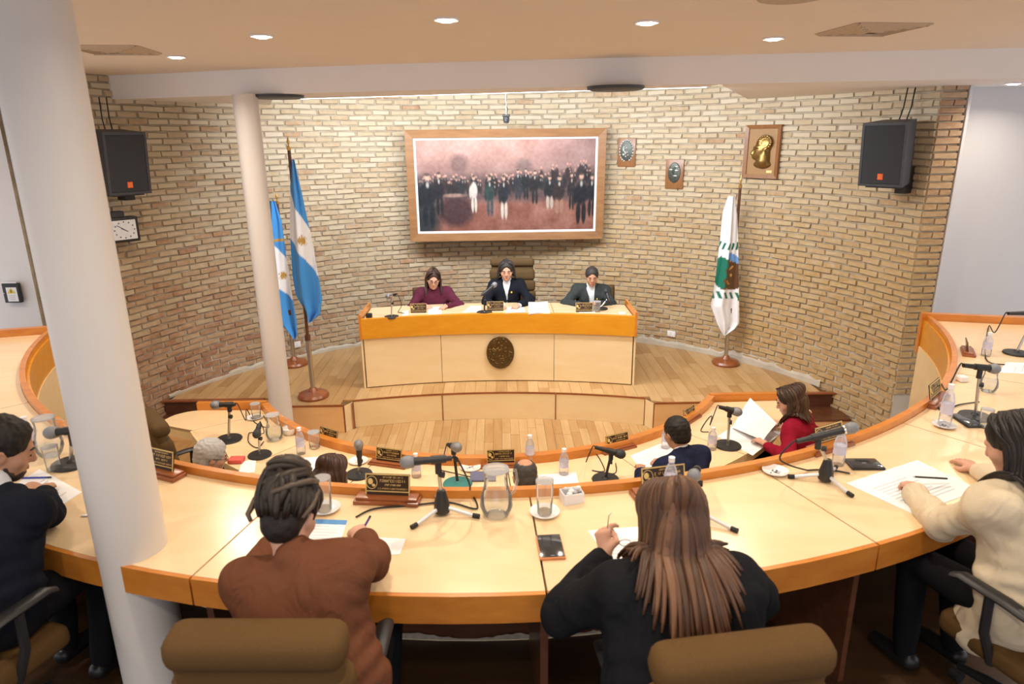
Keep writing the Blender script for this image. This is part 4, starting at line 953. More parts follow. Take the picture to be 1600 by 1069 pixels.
# ---- lower desk, seen from behind
def behind(label, a, R, **kw):
    loc, face = seat_lower(a, R); kw.setdefault('h', 0.009)
    d = np.array([face[0], face[1], 0]); side = np.array([face[1], -face[0], 0]); base = np.array(loc)
    kw.setdefault('hl', base+d*0.42-side*0.14+np.array([0, 0, INNER+0.03])); kw.setdefault('hr', base+d*0.42+side*0.14+np.array([0, 0, INNER+0.03]))
    p = make_person(label, loc, face, **kw); return p, loc, face
E_, le, fe = behind('grey-haired man with spectacles at the lower desk, only his head showing', -33.5, 3.68, seat=0.44, lean=10, headpitch=18, headyaw=-26, top=cloth('grey_jacket', (0.10, 0.10, 0.11)), s=1.0)
cap_hair(E_, HM('grey_hair', (0.50, 0.49, 0.50)), low=-0.05, thick=0.014, amp=0.003, h=0.008, short=True); spectacles(E_); face_bits(E_)
F_, lf, ff_ = behind('dark brown-haired woman at the lower desk, seen from behind over the rim', -18.3, 3.50, seat=0.43, lean=12, headpitch=22, top=cloth('dark_cardigan', (0.05, 0.03, 0.04)), topname='cardigan', s=0.98)
long_hair(F_, 0.30, ((0.045, 0.022, 0.016), (0.12, 0.06, 0.04)), n=130, seed=15, spread=135, width=0.017, jit=0.08); cap_hair(F_, HM('brown_scalp', (0.040, 0.020, 0.015)), low=-0.07, thick=0.010, amp=0.001)
G_, lg, fg = behind('balding man with short dark hair at the lower desk, seen from behind over the rim', 4.6, 3.52, seat=0.44, lean=12, headpitch=30, top=cloth('black_jacket', (0.02, 0.02, 0.024)), skin='skin_b', s=1.0)
cap_hair(G_, HM('salt_pepper_hair', (0.07, 0.062, 0.058)), low=-0.055, thick=0.004, amp=0.0012, h=0.008, subs=(((0, -.055, .118), (.052, .075, .060)),), short=True)
H_, lh, fh = behind('man in a navy suit with short black hair at the lower desk, seen from behind', 27.0, 3.32, lean=15, headpitch=20, headyaw=-4, top=cloth('navy_wool', (0.016, 0.020, 0.05)), topname='suit_jacket', skin='skin_b', s=1.03, shirt=cloth('white_shirt', (0.80, 0.80, 0.84), 0.02))
cap_hair(H_, HM('black_hair', (0.016, 0.012, 0.011)), low=-0.04, thick=0.009, amp=0.0022, h=0.008, short=True)
I_, li, fi = behind('woman in a red blazer with wavy brown hair reading a paper at the lower desk', 51.0, 3.46, seat=0.42, lean=12, headpitch=24, headyaw=24, top=cloth('red_wool', (0.27, 0.010, 0.030), 0.08), topname='blazer', s=1.03, h=0.0075,
                    hl=at(1196, 694, INNER+0.05), hr=at(1228, 662, INNER+0.06), hlstyle='relax', hrstyle='grip', sleeve=0.03, polel=(-0.9, -0.3, -0.6))
long_hair(I_, 0.26, ((0.055, 0.030, 0.018), (0.26, 0.15, 0.08)), n=170, seed=25, spread=132, width=0.013, jit=0.15, wave=0.35); cap_hair(I_, HM('brown_scalp2', (0.05, 0.028, 0.018)), low=-0.06, thick=0.010, amp=0.001); face_bits(I_)
for k, (loc, face, lab) in enumerate(((le, fe, 'dark swivel chair under the grey-haired man at the lower desk'), (lf, ff_, 'dark swivel chair under the brown-haired woman at the lower desk'), (lg, fg, 'dark swivel chair under the balding man at the lower desk'), (lh, fh, 'dark swivel chair under the man in the navy suit'), (li, fi, 'dark swivel chair under the woman in the red blazer'))):
    c = c6 if k == 0 else copy_tree(c6); place(c, loc[0]+face[0]*0.02, loc[1]+face[1]*0.02, loc[2], face, lab)

# ---- three people on the platform
J = make_person('woman with long brown hair and glasses in a plum sweater at the podium', (-0.86, 8.83, DAIS), (0.02, -1), s=0.99, lean=8, seat=0.50, headpitch=14, headyaw=8, headroll=-5, neck=18,
                hr=aty(662, 484, 8.46)*(1, 1, 0)+(0, 0, PT+0.02), hl=aty(700, 482, 8.44)*(1, 1, 0)+(0, 0, PT+0.02), hrstyle='grip', hlstyle='relax', top=cloth('plum_knit', (0.105, 0.022, 0.045), 0.1), topname='sweater', h=0.008, poler=(0.9, -0.1, -0.6), polel=(-0.9, -0.1, -0.6))
long_hair(J, 0.27, ((0.048, 0.026, 0.018), (0.30, 0.19, 0.13)), n=130, seed=31, spread=118, width=0.011, jit=0.1); cap_hair(J, HM('brown_scalp3', (0.045, 0.024, 0.016)), low=-0.06, front=0.095, thick=0.010, amp=0.001); face_bits(J); spectacles(J, 'black')
K = make_person('dark-haired woman in a black blazer and white blouse in the middle of the podium', (0.09, 8.86, DAIS), (0.0, -1), s=1.03, lean=6, seat=0.56, headpitch=9, headyaw=0, neck=18,
                hr=aty(778, 482, 8.42)*(1, 1, 0)+(0, 0, PT+0.02), hl=aty(812, 479, 8.42)*(1, 1, 0)+(0, 0, PT+0.03), top=cloth('black_blazer_wool', (0.012, 0.014, 0.022), 0.1), topname='blazer', h=0.008, openv=0.18, shirt=cloth('white_blouse', (0.72, 0.78, 0.84), 0.03), poler=(0.9, -0.1, -0.6), polel=(-0.9, -0.1, -0.6))
long_hair(K, 0.13, ((0.030, 0.026, 0.024), (0.16, 0.15, 0.15)), n=130, seed=41, spread=116, width=0.014, jit=0.15, wave=0.3, flare=0.5); cap_hair(K, HM('dark_scalp4', (0.035, 0.030, 0.028)), low=-0.06, front=0.095, thick=0.014, amp=0.002); face_bits(K)
MB().ell(K['ch']+K['fr']*0.128+K['Xs']*(-0.062)+K['u']*0.07, (0.012, 0.006, 0.014), 8, 6).build('yellow_brooch', 'yellow', K['root'], True)
L_ = make_person('man in a charcoal suit with short dark hair at the right of the podium', (1.20, 8.84, DAIS), (-0.02, -1), s=1.0, lean=9, seat=0.50, headpitch=13, headyaw=-2, neck=16,
                 hr=aty(905, 484, 8.42)*(1, 1, 0)+(0, 0, PT+0.02), hl=aty(932, 479, 8.42)*(1, 1, 0)+(0, 0, PT+0.03), hlstyle='flat', top=cloth('charcoal_wool', (0.042, 0.050, 0.052), 0.1), topname='suit_jacket', skin='skin_b', h=0.008, w=1.08, openv=0.14, shirt=cloth('white_shirt_b', (0.76, 0.80, 0.82), 0.03), poler=(0.95, 0.1, -0.5), polel=(-0.95, 0.1, -0.5))
cap_hair(L_, HM('grey_black_hair', (0.045, 0.040, 0.038)), low=-0.04, front=0.10, thick=0.009, amp=0.002, short=True); face_bits(L_)
MB().ell(L_['ch']+L_['fr']*0.128+L_['Xs']*(-0.07)+L_['u']*0.05, (0.007, 0.005, 0.014), 8, 6).build('yellow_lapel_pin', 'yellow', L_['root'], True)
kc = make_chair('swivel_chair', 'tall brown padded swivel chair behind the woman in the middle of the podium', 'chairdark', 0.88, 0.60); place(kc, 0.16, 8.92, DAIS, (-0.06, -1))
jc = copy_tree(c6); place(jc, -0.93, 8.86, DAIS, (0.05, -1), 'low brown swivel chair behind the woman in plum at the podium', 1.06)
lc = copy_tree(c6); place(lc, 1.32, 8.86, DAIS, (-0.03, -1), 'low brown swivel chair behind the man in charcoal at the podium', 1.06)
for c in (jc, lc): pass
# ================================================================== things on the walls and ceiling
def wall_spot(u, v, off=0.0):
    """point of the brick apse on a sight line, and the wall's inward direction there"""
    d = _ray(u, v); o_ = np.array([-WC[0], -WC[1]]); a = d[0]**2+d[1]**2; b = o_@d[:2]; t = (-b+math.sqrt(b*b-a*(o_@o_-WR*WR)))/a
    p = t*d+np.array([0, 0, CAMZ]); ang = math.atan2(p[0]-WC[0], p[1]-WC[1]); n = np.array([-math.sin(ang), -math.cos(ang), 0]); return p+n*off, -ang
def moved(o, p, rz, rx=0.0): o.location = tuple(p); o.rotation_euler = (rx, 0, rz); return o
def frame_parts(t, W, Hh, bar, dep, mat, y=0.0):
    """mitred frame of four bars, facing -y"""
    for (x0, z0, x1, z1) in ((-W/2, Hh/2, W/2, Hh/2), (-W/2, -Hh/2, W/2, -Hh/2)):
        s_ = -1 if z0 > 0 else 1; v = []
        for yy in (y-dep, y): v += [(x0, yy, z0), (x1, yy, z0), (x1-bar, yy+(0.012 if yy < y else 0), z0+s_*bar), (x0+bar, yy+(0.012 if yy < y else 0), z0+s_*bar)]
        mesh_obj('frame_bar', v, [(0, 1, 2, 3), (7, 6, 5, 4), (0, 4, 5, 1), (1, 5, 6, 2), (2, 6, 7, 3), (3, 7, 4, 0)], mat, t)
    for sx in (-1, 1):
        x0 = sx*W/2; v = []
        for yy in (y-dep, y): v += [(x0, yy, -Hh/2), (x0, yy, Hh/2), (x0-sx*bar, yy+(0.012 if yy < y else 0), Hh/2-bar), (x0-sx*bar, yy+(0.012 if yy < y else 0), -Hh/2+bar)]
        mesh_obj('frame_bar', v, [(0, 1, 2, 3), (7, 6, 5, 4), (0, 4, 5, 1), (1, 5, 6, 2), (2, 6, 7, 3), (3, 7, 4, 0)], mat, t)
# ---- the large framed picture: a crowd of dark-coated figures in a hall (a generic stand-in)
PW, PH = 2.73, 1.51
pt = thing('framed_painting', 'large framed painting of a crowded historical assembly above the podium', 'painting', (0.115, 9.74, 2.635)); pt.rotation_euler = (RAD(3.0), 0, RAD(1.0))
frame_parts(pt, PW, PH, 0.105, 0.07, 'framewood')
MB().box((0, -0.012, 0), (PW-0.19, 0.02, PH-0.19)).build('white_mount', 'paper', pt)
NX, NZ = 300, 150; rs = np.random.RandomState(4)
X, Z = np.meshgrid(np.linspace(0, 1, NX), np.linspace(1, 0, NZ), indexing='xy')            # Z = 1 at the top
def smooth_noise(nx, nz, seed):
    q = np.random.RandomState(seed).rand(nz, nx); xi = X*(nx-1); zi = Z*(nz-1); x0 = np.minimum(xi.astype(int), nx-2); z0 = np.minimum(zi.astype(int), nz-2); fx_, fz_ = xi-x0, zi-z0
    return (q[z0, x0]*(1-fx_)+q[z0, x0+1]*fx_)*(1-fz_)+(q[z0+1, x0]*(1-fx_)+q[z0+1, x0+1]*fx_)*fz_
img = np.zeros((NZ, NX, 3)); sky = np.clip((Z-0.55)/0.45, 0, 1)[..., None]
img[:] = np.array([150, 112, 108]); img += sky*np.array([48, 26, 16]); img -= (np.clip((X-0.55)/0.45, 0, 1)*np.clip((Z-0.5)*2, 0, 1))[..., None]*np.array([45, 25, 12])
img += (smooth_noise(14, 8, 1)[..., None]-0.5)*26
floor_m = np.clip((0.40-Z)/0.12, 0, 1)[..., None]; img = img*(1-floor_m)+floor_m*(np.array([158, 92, 76])+(smooth_noise(22, 10, 2)[..., None]-0.5)*40)
def dab(cx, cz, rx, rz, col, soft=0.35, a=1.0):
    global img
    d = np.sqrt(((X-cx)/rx)**2+((Z-cz)/rz)**2); m = (np.clip((1-d)/soft, 0, 1)*a)[..., None]; img = img*(1-m)+m*np.array(col, float)
dab(0.235, 0.74, 0.07, 0.14, (120, 86, 84), 0.5, 0.8); dab(0.60, 0.70, 0.06, 0.12, (118, 92, 92), 0.5, 0.7)
band = np.clip((Z-0.30)/0.08, 0, 1)*np.clip((0.66+0.06*np.clip((X-0.5)*2, 0, 1)-Z)/0.10, 0, 1)*0.62; img = img*(1-band[..., None])+band[..., None]*np.array([66, 52, 58])
for i in range(170):                                           # ranks of small distant figures
    x = rs.rand(); top = 0.52+0.10*max(0, x-0.45)*2+0.10*rs.rand()*(1+max(0, x-0.5)); dk = rs.choice([0, 1, 2]); c = [(44, 40, 48), (58, 42, 46), (36, 44, 52)][dk]
    dab(x, top-0.075, 0.011+0.006*rs.rand(), 0.075, c, 0.5, 0.8); dab(x, top+0.012, 0.0065, 0.016, (196+rs.randint(30), 152, 132), 0.6, 0.85)
    if rs.rand() < 0.4: dab(x, top-0.035, 0.004, 0.022, (205, 185, 175), 0.6, 0.7)
dab(0.02, 0.20, 0.13, 0.42, (40, 52, 62), 0.5, 0.95); dab(0.21, 0.22, 0.12, 0.20, (74, 46, 54), 0.35, 0.95); dab(0.20, 0.40, 0.09, 0.03, (196, 150, 130), 0.6, 0.7)
def figure(x, foot, ht, coat, legs, wdt=0.024, face=(214, 166, 142)):
    dab(x-wdt*0.35, foot+ht*0.22, wdt*0.36, ht*0.25, legs, 0.3); dab(x+wdt*0.4, foot+ht*0.22, wdt*0.36, ht*0.25, legs, 0.3)
    dab(x, foot+ht*0.60, wdt, ht*0.26, coat, 0.3); dab(x-wdt*0.8, foot+ht*0.55, wdt*0.4, ht*0.20, coat, 0.4); dab(x, foot+ht*0.92, wdt*0.42, ht*0.075, face, 0.5); dab(x, foot+ht*0.78, wdt*0.25, ht*0.08, (220, 210, 200), 0.6, 0.8); dab(x, foot+ht*0.97, wdt*0.42, ht*0.04, (70, 55, 50), 0.6, 0.8)
figure(0.055, 0.05, 0.60, (30, 38, 48), (30, 40, 50), 0.05); figure(0.12, 0.18, 0.48, (34, 36, 46), (36, 40, 48), 0.03)
figure(0.315, 0.20, 0.42, (206, 196, 190), (208, 200, 186)); figure(0.405, 0.16, 0.46, (38, 66, 66), (70, 80, 88), 0.028); figure(0.485, 0.12, 0.50, (34, 42, 56), (206, 194, 180), 0.028)
figure(0.565, 0.34, 0.34, (46, 50, 62), (54, 58, 66)); figure(0.61, 0.34, 0.35, (30, 36, 46), (36, 40, 50), 0.02); figure(0.66, 0.29, 0.38, (38, 38, 46), (44, 44, 52), 0.026)
figure(0.745, 0.23, 0.38, (34, 40, 50), (190, 170, 156), 0.03); figure(0.80, 0.17, 0.44, (52, 42, 46), (172, 120, 96), 0.036); figure(0.925, 0.06, 0.58, (28, 34, 46), (28, 34, 44), 0.042); figure(0.985, 0.14, 0.48, (34, 38, 48), (32, 38, 48), 0.03); figure(0.87, 0.22, 0.42, (46, 44, 52), (44, 44, 52), 0.022)
img = img.mean(2, keepdims=True)*0.30+img*0.70; img = np.clip(img*(0.90+0.10*np.clip((Z-0.55)*3, 0, 1))[..., None]+(smooth_noise(90, 45, 3)[..., None]-0.5)*16, 12, 240)
vw, vh = PW-0.27, PH-0.27; v = [(-vw/2+vw*i/(NX-1), -0.0235, vh/2-vh*j/(NZ-1)) for j in range(NZ) for i in range(NX)]
fcs = [(j*NX+i, (j+1)*NX+i, (j+1)*NX+i+1, j*NX+i+1) for j in range(NZ-1) for i in range(NX-1)]
cn = mesh_obj('canvas', v, fcs, 'picture', pt); lin = img.reshape(-1, 3)/255.0; set_color(cn, np.where(lin <= 0.04045, lin/12.92, ((lin+0.055)/1.055)**2.4))

# ---- plaques and the bust relief
def plaque(u, v_, label, beads):
    p, rz = wall_spot(u, v_, 0.01); t = moved(thing('wall_plaque', label, 'plaque', group='small wooden plaques on the brick wall'), p, rz)
    auto(MB().box((0, -0.014, 0), (0.25, 0.028, 0.385), ch=0.006).build('board', 'plaquewood', t))
    S2 = Matrix.Diagonal((0.088, 0.135, 1.0)).to_3x3(); Rr = Matrix.Rotation(RAD(90), 3, 'X')
    auto(MB().lathe([(0.001, 0), (1.0, 0.0), (0.96, 0.012), (0.6, 0.02), (0.001, 0.024)], 28, c=(0, -0.028, 0.02), R=Rr @ S2).build('medallion', 'pewter', t))
    mb = MB(); r = random.Random(int(u))
    for i in range(14): mb.ell((r.uniform(-.04, .04), -0.05, 0.02+r.uniform(-.075, .075)), (r.uniform(.006, .018), .008, r.uniform(.006, .02)), 8, 5)
    auto(mb.build('relief', 'silverbit' if beads else 'pewter', t))
    if beads:
        for i in range(22):
            if i in (16, 17): continue
            a = 2*math.pi*i/22+0.1; auto(MB().ell((0.094*math.cos(a), -0.034, 0.02+0.142*math.sin(a)), (0.012, 0.010, 0.013), 8, 6).build('bead', 'silverbit', t))
    else:
        for c in ((-0.045, 0.06), (0.03, 0.10), (0.035, 0.05), (0.02, -0.02)): auto(MB().ell((c[0], -0.05, c[1]), (0.028, 0.008, 0.012), 8, 6).build('bright_relief', 'silverbit', t))
plaque(980, 238, 'small wooden plaque with a dark oval shield ringed by silver beads', True)
plaque(1055, 272, 'small wooden plaque with a plain dark oval relief, lower than the beaded one', False)
p, rz = wall_spot(1193, 237, 0.012); bt_ = moved(thing('bust_relief', 'framed bronze relief of a man\'s head in profile on the brick wall', 'relief'), p, rz)
frame_parts(bt_, 0.47, 0.63, 0.045, 0.05, 'plaquewood'); MB().box((0, -0.012, 0), (0.40, 0.02, 0.56)).build('backing', plain('bronze_board', (0.34, 0.19, 0.07), 0.5), bt_)
hp = [ell((0.02, -0.03, 0.07), (0.105, 0.045, 0.12), None, .03), ell((-0.025, -0.035, 0.0), (0.075, 0.045, 0.085), None, .03), cap((-0.085, -0.045, 0.035), (-0.115, -0.05, -0.02), 0.014, 0.022, 0.015), ell((-0.085, -0.04, -0.065), (0.03, 0.025, 0.022), None, .02), ell((-0.09, -0.045, -0.038), (0.022, 0.02, 0.010), None, .01), cap((-0.09, -0.06, 0.05), (-0.03, -0.075, 0.055), 0.012, 0.012, 0.012),
      ell((0.055, -0.07, 0.005), (0.018, 0.014, 0.034), None, .01), cap((0.035, -0.02, -0.05), (0.03, -0.02, -0.11), 0.080, 0.085, 0.03), ell((0.02, -0.03, -0.15), (0.115, 0.04, 0.05), None, .02), ell((-0.04, -0.035, -0.05), (0.07, 0.04, 0.05), None, .03), sub(ell((-0.075, -0.085, 0.028), (0.018, 0.012, 0.010), None, .008))]
for i in range(16):
    a = i*0.42; hp.append(ell((0.05+0.075*math.cos(a), -0.06, 0.11+0.075*math.sin(a)), (0.022, 0.018, 0.016), None, .006))
sdf_obj('bronze_head', hp, 0.007, 'bronzelit', bt_)
MB().box((0.12, -0.026, -0.235), (0.075, 0.006, 0.03)).build('name_tag', 'gold', bt_)

# ---- loudspeakers on wall brackets
def speaker(u, v_, label, off, yaw, tilt):
    p = aty(u, v_, off); rz = -math.atan2(p[0]-WC[0], p[1]-WC[1]); t = moved(thing('loudspeaker', label, 'loudspeaker', group='black loudspeakers bracketed to the brick wall'), p, rz+yaw)
    W, D_, Hh = 0.42, 0.30, 0.60; tl = RAD(tilt)
    cab = MB(); poly = [(-W/2, -D_/2), (W/2, -D_/2), (W/2*0.72, D_/2), (-W/2*0.72, D_/2)]
    cab.prism(poly, -Hh/2, Hh/2); cab.v = [tuple(Matrix.Rotation(tl, 3, 'X') @ Vector(q)) for q in cab.v]; cab.build('cabinet', 'shell', t)
    Rt = Euler((tl, 0, 0)).to_matrix(); P_ = lambda *q: tuple(Rt @ Vector(q))
    MB().box(P_(0, -D_/2-0.008, 0), (W-0.05, 0.016, Hh-0.05), rot=(tl, 0, 0), ch=0.006).build('grille', 'grille', t)
    for sx in (-1, 1): MB().box(P_(sx*(W/2-0.0125), -D_/2-0.008, 0), (0.025, 0.02, Hh), rot=(tl, 0, 0)).build('front_edge', 'shell', t)
    for sz in (-1, 1): MB().box(P_(0, -D_/2-0.008, sz*(Hh/2-0.0125)), (W-0.05, 0.02, 0.025), rot=(tl, 0, 0)).build('front_edge', 'shell', t)
    lg_ = MB().box(P_(0, -D_/2-0.018, -0.205), (0.052, 0.006, 0.058), rot=(tl, 0, 0), ch=0.002).build('logo_badge', 'logo', t)
    MB().box(P_(0, -D_/2-0.022, -0.195), (0.026, 0.003, 0.010), rot=(tl, 0, 0)).build('logo_mark', 'brass', lg_); MB().box(P_(0, -D_/2-0.022, -0.216), (0.030, 0.003, 0.008), rot=(tl, 0, 0)).build('logo_mark', 'brass', lg_)
    MB().box((0.10, D_/2+0.03, -0.26), (0.10, 0.16, 0.26)).build('wall_bracket', 'black', t)
    MB().box((0.0, 0.05, -Hh/2-0.02), (0.30, 0.30, 0.02)).build('bracket_shelf', 'black', t)
    for k, x in enumerate((-0.02, 0.05)): MB().tube([(x, 0.12, Hh/2-0.02), (x+0.01, 0.17, Hh/2+0.12), (x+0.02, 0.18, 0.62)], 0.006, 6).build('cable', 'rubber', t, True)
speaker(1391, 239, 'black loudspeaker with an orange badge high on the right of the brick wall', 6.85, RAD(24), 6)
speaker(186, 253, 'black loudspeaker with an orange badge on the left above the clock', 7.15, RAD(-18), 6)
# ---- clock in a box below the left loudspeaker
p, rz = wall_spot(176, 358, 0.12); ck = moved(thing('wall_clock', 'small dark box clock with a pale square dial under the left loudspeaker', 'clock'), p, rz-0.35)
auto(MB().box((0, 0, 0), (0.30, 0.14, 0.26), ch=0.008).build('case', 'black', ck)); MB().box((0, -0.073, 0), (0.24, 0.006, 0.20)).build('dial', 'clockface', ck)
MB().box((0.0, -0.078, 0.0), (0.075, 0.004, 0.008), rot=(0, RAD(30), 0)).build('hour_hand', 'inkdark', ck); MB().box((-0.03, -0.079, 0.025), (0.10, 0.004, 0.005), rot=(0, RAD(35), 0)).build('minute_hand', 'inkdark', ck)
for k in range(12): a = k*math.pi/6; MB().box((0.10*math.sin(a), -0.078, 0.082*math.cos(a)), (0.012, 0.004, 0.012)).build('hour_mark', 'inkdark', ck)
MB().box((-0.03, 0, 0.16), (0.13, 0.10, 0.06), ch=0.006).build('top_unit', 'shell', ck)
# ---- outlets, switch box
for u, v_, lab in ((1050, 521, 'white wall socket low on the brick wall right of the podium'), (462, 538, 'white wall socket low on the brick wall behind the flag stands')):
    p, rz = wall_spot(u, v_, 0.012); t = moved(thing('wall_socket', lab, 'socket', group='white wall sockets'), p, rz)
    auto(MB().box((0, -0.01, 0), (0.125, 0.02, 0.085), ch=0.006).build('cover', 'plasticwhite', t))
    for sx in (-1, 1): MB().box((sx*0.028, -0.021, 0), (0.034, 0.004, 0.04)).build('insert', 'paper', t)
p = aty(22, 457, 6.90); t = thing('electrical_box', 'small dark framed electrical box with a yellow warning triangle on the left wall', 'box', p)
auto(MB().box((0, -0.02, 0), (0.165, 0.04, 0.20), ch=0.006).build('case', 'black', t)); MB().box((0.008, -0.042, -0.012), (0.105, 0.004, 0.145)).build('label_sheet', 'paper', t)
mesh_obj('warning_triangle', [(-0.035, -0.046, 0.0), (0.045, -0.046, 0.0), (0.005, -0.046, 0.055)], [(0, 1, 2)], 'yellow', t); MB().box((0.005, -0.048, 0.022), (0.007, 0.002, 0.03)).build('warning_mark', 'inkdark', t)
for k in range(3): MB().box((0.005, -0.045, -0.025-0.018*k), (0.07-0.01*k, 0.002, 0.006)).build('print_line', 'ink', t)
MB().box((-0.01, -0.02, 0.108), (0.15, 0.035, 0.014)).build('cover_lip', 'plasticwhite', t); MB().ell((-0.07, -0.043, 0.0), (0.007, 0.004, 0.007), 8, 5).build('screw', 'steel', t)
# ---- small camera hanging above the painting
p = aty(791, 186, 9.2); t = thing('hanging_camera', 'small dark camera hanging on a thin rod above the painting', 'camera', p)
zt = CEIL+0.2-p[2]
auto(MB().tube([(0, 0, 0.04), (0, 0, zt)], 0.006, 8).build('rod', 'steel', t)); auto(MB().box((0, 0, 0.04), (0.10, 0.05, 0.03), ch=0.008).build('bracket', 'black', t))
auto(MB().lathe([(0.001, -0.055), (0.03, -0.05), (0.04, -0.02), (0.04, 0.02), (0.02, 0.035)], 16).build('housing', 'shell', t)); auto(MB().ell((0, -0.035, -0.02), (0.018, 0.012, 0.018), 10, 6).build('lens', 'screen', t))
auto(MB().tube([(0.005, 0, 0.06), (0.02, 0.01, 0.12), (-0.01, 0, 0.18), (0.01, 0, 0.24)], 0.005, 6).build('cable', 'rubber', t))
# ---- ceiling fixtures
for (x, y), lab in zip(DOWNLIGHTS+[(4.62, 6.42)], ('recessed downlight nearest the left ceiling vent', 'recessed downlight second from the left', 'recessed downlight left of the picture centre', 'recessed downlight right of the picture centre', 'recessed downlight nearest the right ceiling vent', 'recessed downlight in the soffit over the right wall')):
    z = CEIL if x < 4 else SOFFIT
    t = thing('downlight', lab, 'ceiling light', (x, y, z), group='recessed ceiling downlights')
    auto(MB().lathe([(0.052, 0.0), (0.075, 0.0), (0.078, -0.005), (0.070, -0.012), (0.054, -0.006)], 28).build('trim_ring', 'plasticwhite', t)); auto(MB().lathe([(0.001, -0.020), (0.035, -0.018), (0.052, -0.010), (0.052, 0.0)], 24).build('lens', 'lamp', t))
for (u, v_), lab in (((178, 77), 'flat square ceiling vent beside the left column'), ((1362, 45), 'flat square ceiling vent at the right')):
    q = at(u, v_, CEIL); t = thing('ceiling_vent', lab, 'vent', q, 0.1, group='square ceiling vents')
    for k in range(4):
        d_ = 0.235-0.055*k
        for a in range(4):
            o = MB().box((0, d_, -0.008-0.004*k), (2*d_, 0.045, 0.008), rot=(RAD(18), 0, 0)).build('louvre', 'vent', t); o.rotation_euler = (0, 0, a*math.pi/2)
    MB().box((0, 0, -0.004), (0.48, 0.48, 0.006)).build('backing', 'ventdark', t)
q = at(1238, -8, CEIL); t = thing('ceiling_speaker', 'round brown ceiling fitting cut by the top edge', 'ceiling fitting', q); auto(MB().lathe([(0.001, -0.02), (0.12, -0.02), (0.15, -0.01), (0.155, 0)], 32).build('disc', 'ventdark', t)); auto(MB().lathe([(0.13, -0.022), (0.16, -0.016), (0.17, 0)], 32).build('rim', 'vent', t))
for (u, v_), lab in (((440, 150), 'flat dark round fitting under the soffit beside the slim column'), ((962, 135), 'flat dark round fitting under the soffit right of the painting')):
    q = at(u, v_, SOFFIT); q[1] = min(q[1], 7.2); t = thing('soffit_fitting', lab, 'ceiling fitting', q, group='dark round fittings under the soffit')
    auto(MB().lathe([(0.001, -0.03), (0.20, -0.03), (0.235, -0.022), (0.24, 0.0)], 36).build('disc', 'black', t)); auto(MB().lathe([(0.215, -0.034), (0.25, -0.024), (0.255, 0)], 36).build('rim', 'shell', t))

# ---- flags on floor stands
def flag_stand(base, top_z, label, group=None):
    t = thing('flag_stand', label, 'flag stand', base, 0, group); h = top_z-base[2]
    auto(MB().lathe([(0.001, 0.0), (0.175, 0.0), (0.182, 0.025), (0.165, 0.05), (0.12, 0.062), (0.06, 0.075), (0.045, 0.10), (0.032, 0.12)], 32).build('base', 'redwood', t))
    auto(MB().tube([(0, 0, 0.10), (0, 0, 0.72)], 0.026, 14).build('lower_tube', 'steel', t)); auto(MB().tube([(0, 0, 0.70), (0, 0, 0.77)], 0.032, 14).build('collar', 'darkwood', t))
    auto(MB().tube([(0, 0, 0.72), (0, 0, h-0.14)], 0.018, 12).build('pole', 'darkwood', t))
    auto(MB().lathe([(0.001, h), (0.008, h-0.03), (0.018, h-0.06), (0.006, h-0.10), (0.024, h-0.12), (0.020, h-0.15)], 14).build('finial', 'brass', t)); return t
def flag(name, label, y, left, right, colour, amp=0.03, group='flags on the platform', nu=46, nv=110, nf=1.6):
    """left / right = outline of the hanging cloth as (photo x, photo y) surveyed at distance y; the cloth is folded in depth"""
    Lp = np.array([aty(u, v_, y) for u, v_ in left]); Rp = np.array([aty(u, v_, y) for u, v_ in right])
    def samp(Q, t):
        d = np.r_[0, np.cumsum(np.linalg.norm(np.diff(Q, axis=0), axis=1))]; d /= d[-1]; return np.array([np.interp(t, d, Q[:, k]) for k in range(3)]).T
    ts = np.linspace(0, 1, nv); A_, B_ = samp(Lp, ts), samp(Rp, ts); V = []; Cc = []
    for s_ in (0, 1):
        for j, t in enumerate(ts):
            for i in range(nu):
                x = i/(nu-1); p = A_[j]*(1-x)+B_[j]*x; w_ = np.linalg.norm(B_[j]-A_[j])
                dy = amp*(0.4+t)*math.sin(x*nf*2*math.pi+1.3*t)+0.010*math.sin(x*19+t*7); p = p+np.array([0, dy+0.004*s_-0.035*math.sin(math.pi*x), 0]); V.append(p); Cc.append(colour(x, t))
    F = []
    n0 = nu*nv
    for s_ in (0, 1):
        for j in range(nv-1):
            for i in range(nu-1):
                a = s_*n0+j*nu+i; q = (a, a+1, a+nu+1, a+nu); F.append(q if s_ else q[::-1])
    rim = [j*nu for j in range(nv)]+[(nv-1)*nu+i for i in range(1, nu)]+[j*nu+nu-1 for j in range(nv-2, -1, -1)]+[i for i in range(nu-2, 0, -1)]
    for a, b in zip(rim, rim[1:]+rim[:1]): F.append((a, b, b+n0, a+n0))
    o = mesh_obj(name, V, F, 'flagcloth', None, True); set_color(o, np.array(Cc)); tag(o, label, 'flag', group); return o
BLUE, WHITE, SUN = s2l(70, 150, 222), s2l(238, 240, 245), s2l(190, 150, 70)
def arg(x, t, slope, b0, b1, sun):
    b = t-slope*x
    if ((x-sun[0])*sun[2])**2+((t-sun[1]))**2 < sun[3]**2: rr2 = math.sqrt(((x-sun[0])*sun[2])**2+(t-sun[1])**2)/sun[3]; return SUN if rr2 < 0.62 or math.sin(math.atan2(t-sun[1], (x-sun[0])*sun[2])*14) > 0 else WHITE
    return WHITE if b0 < b < b1 else BLUE
flag_stand((-2.23, 7.63, DAIS), aty(460, 212, 7.63)[2], 'tall wooden flag stand on the platform in front of the left wall', 'flag stands on the platform')
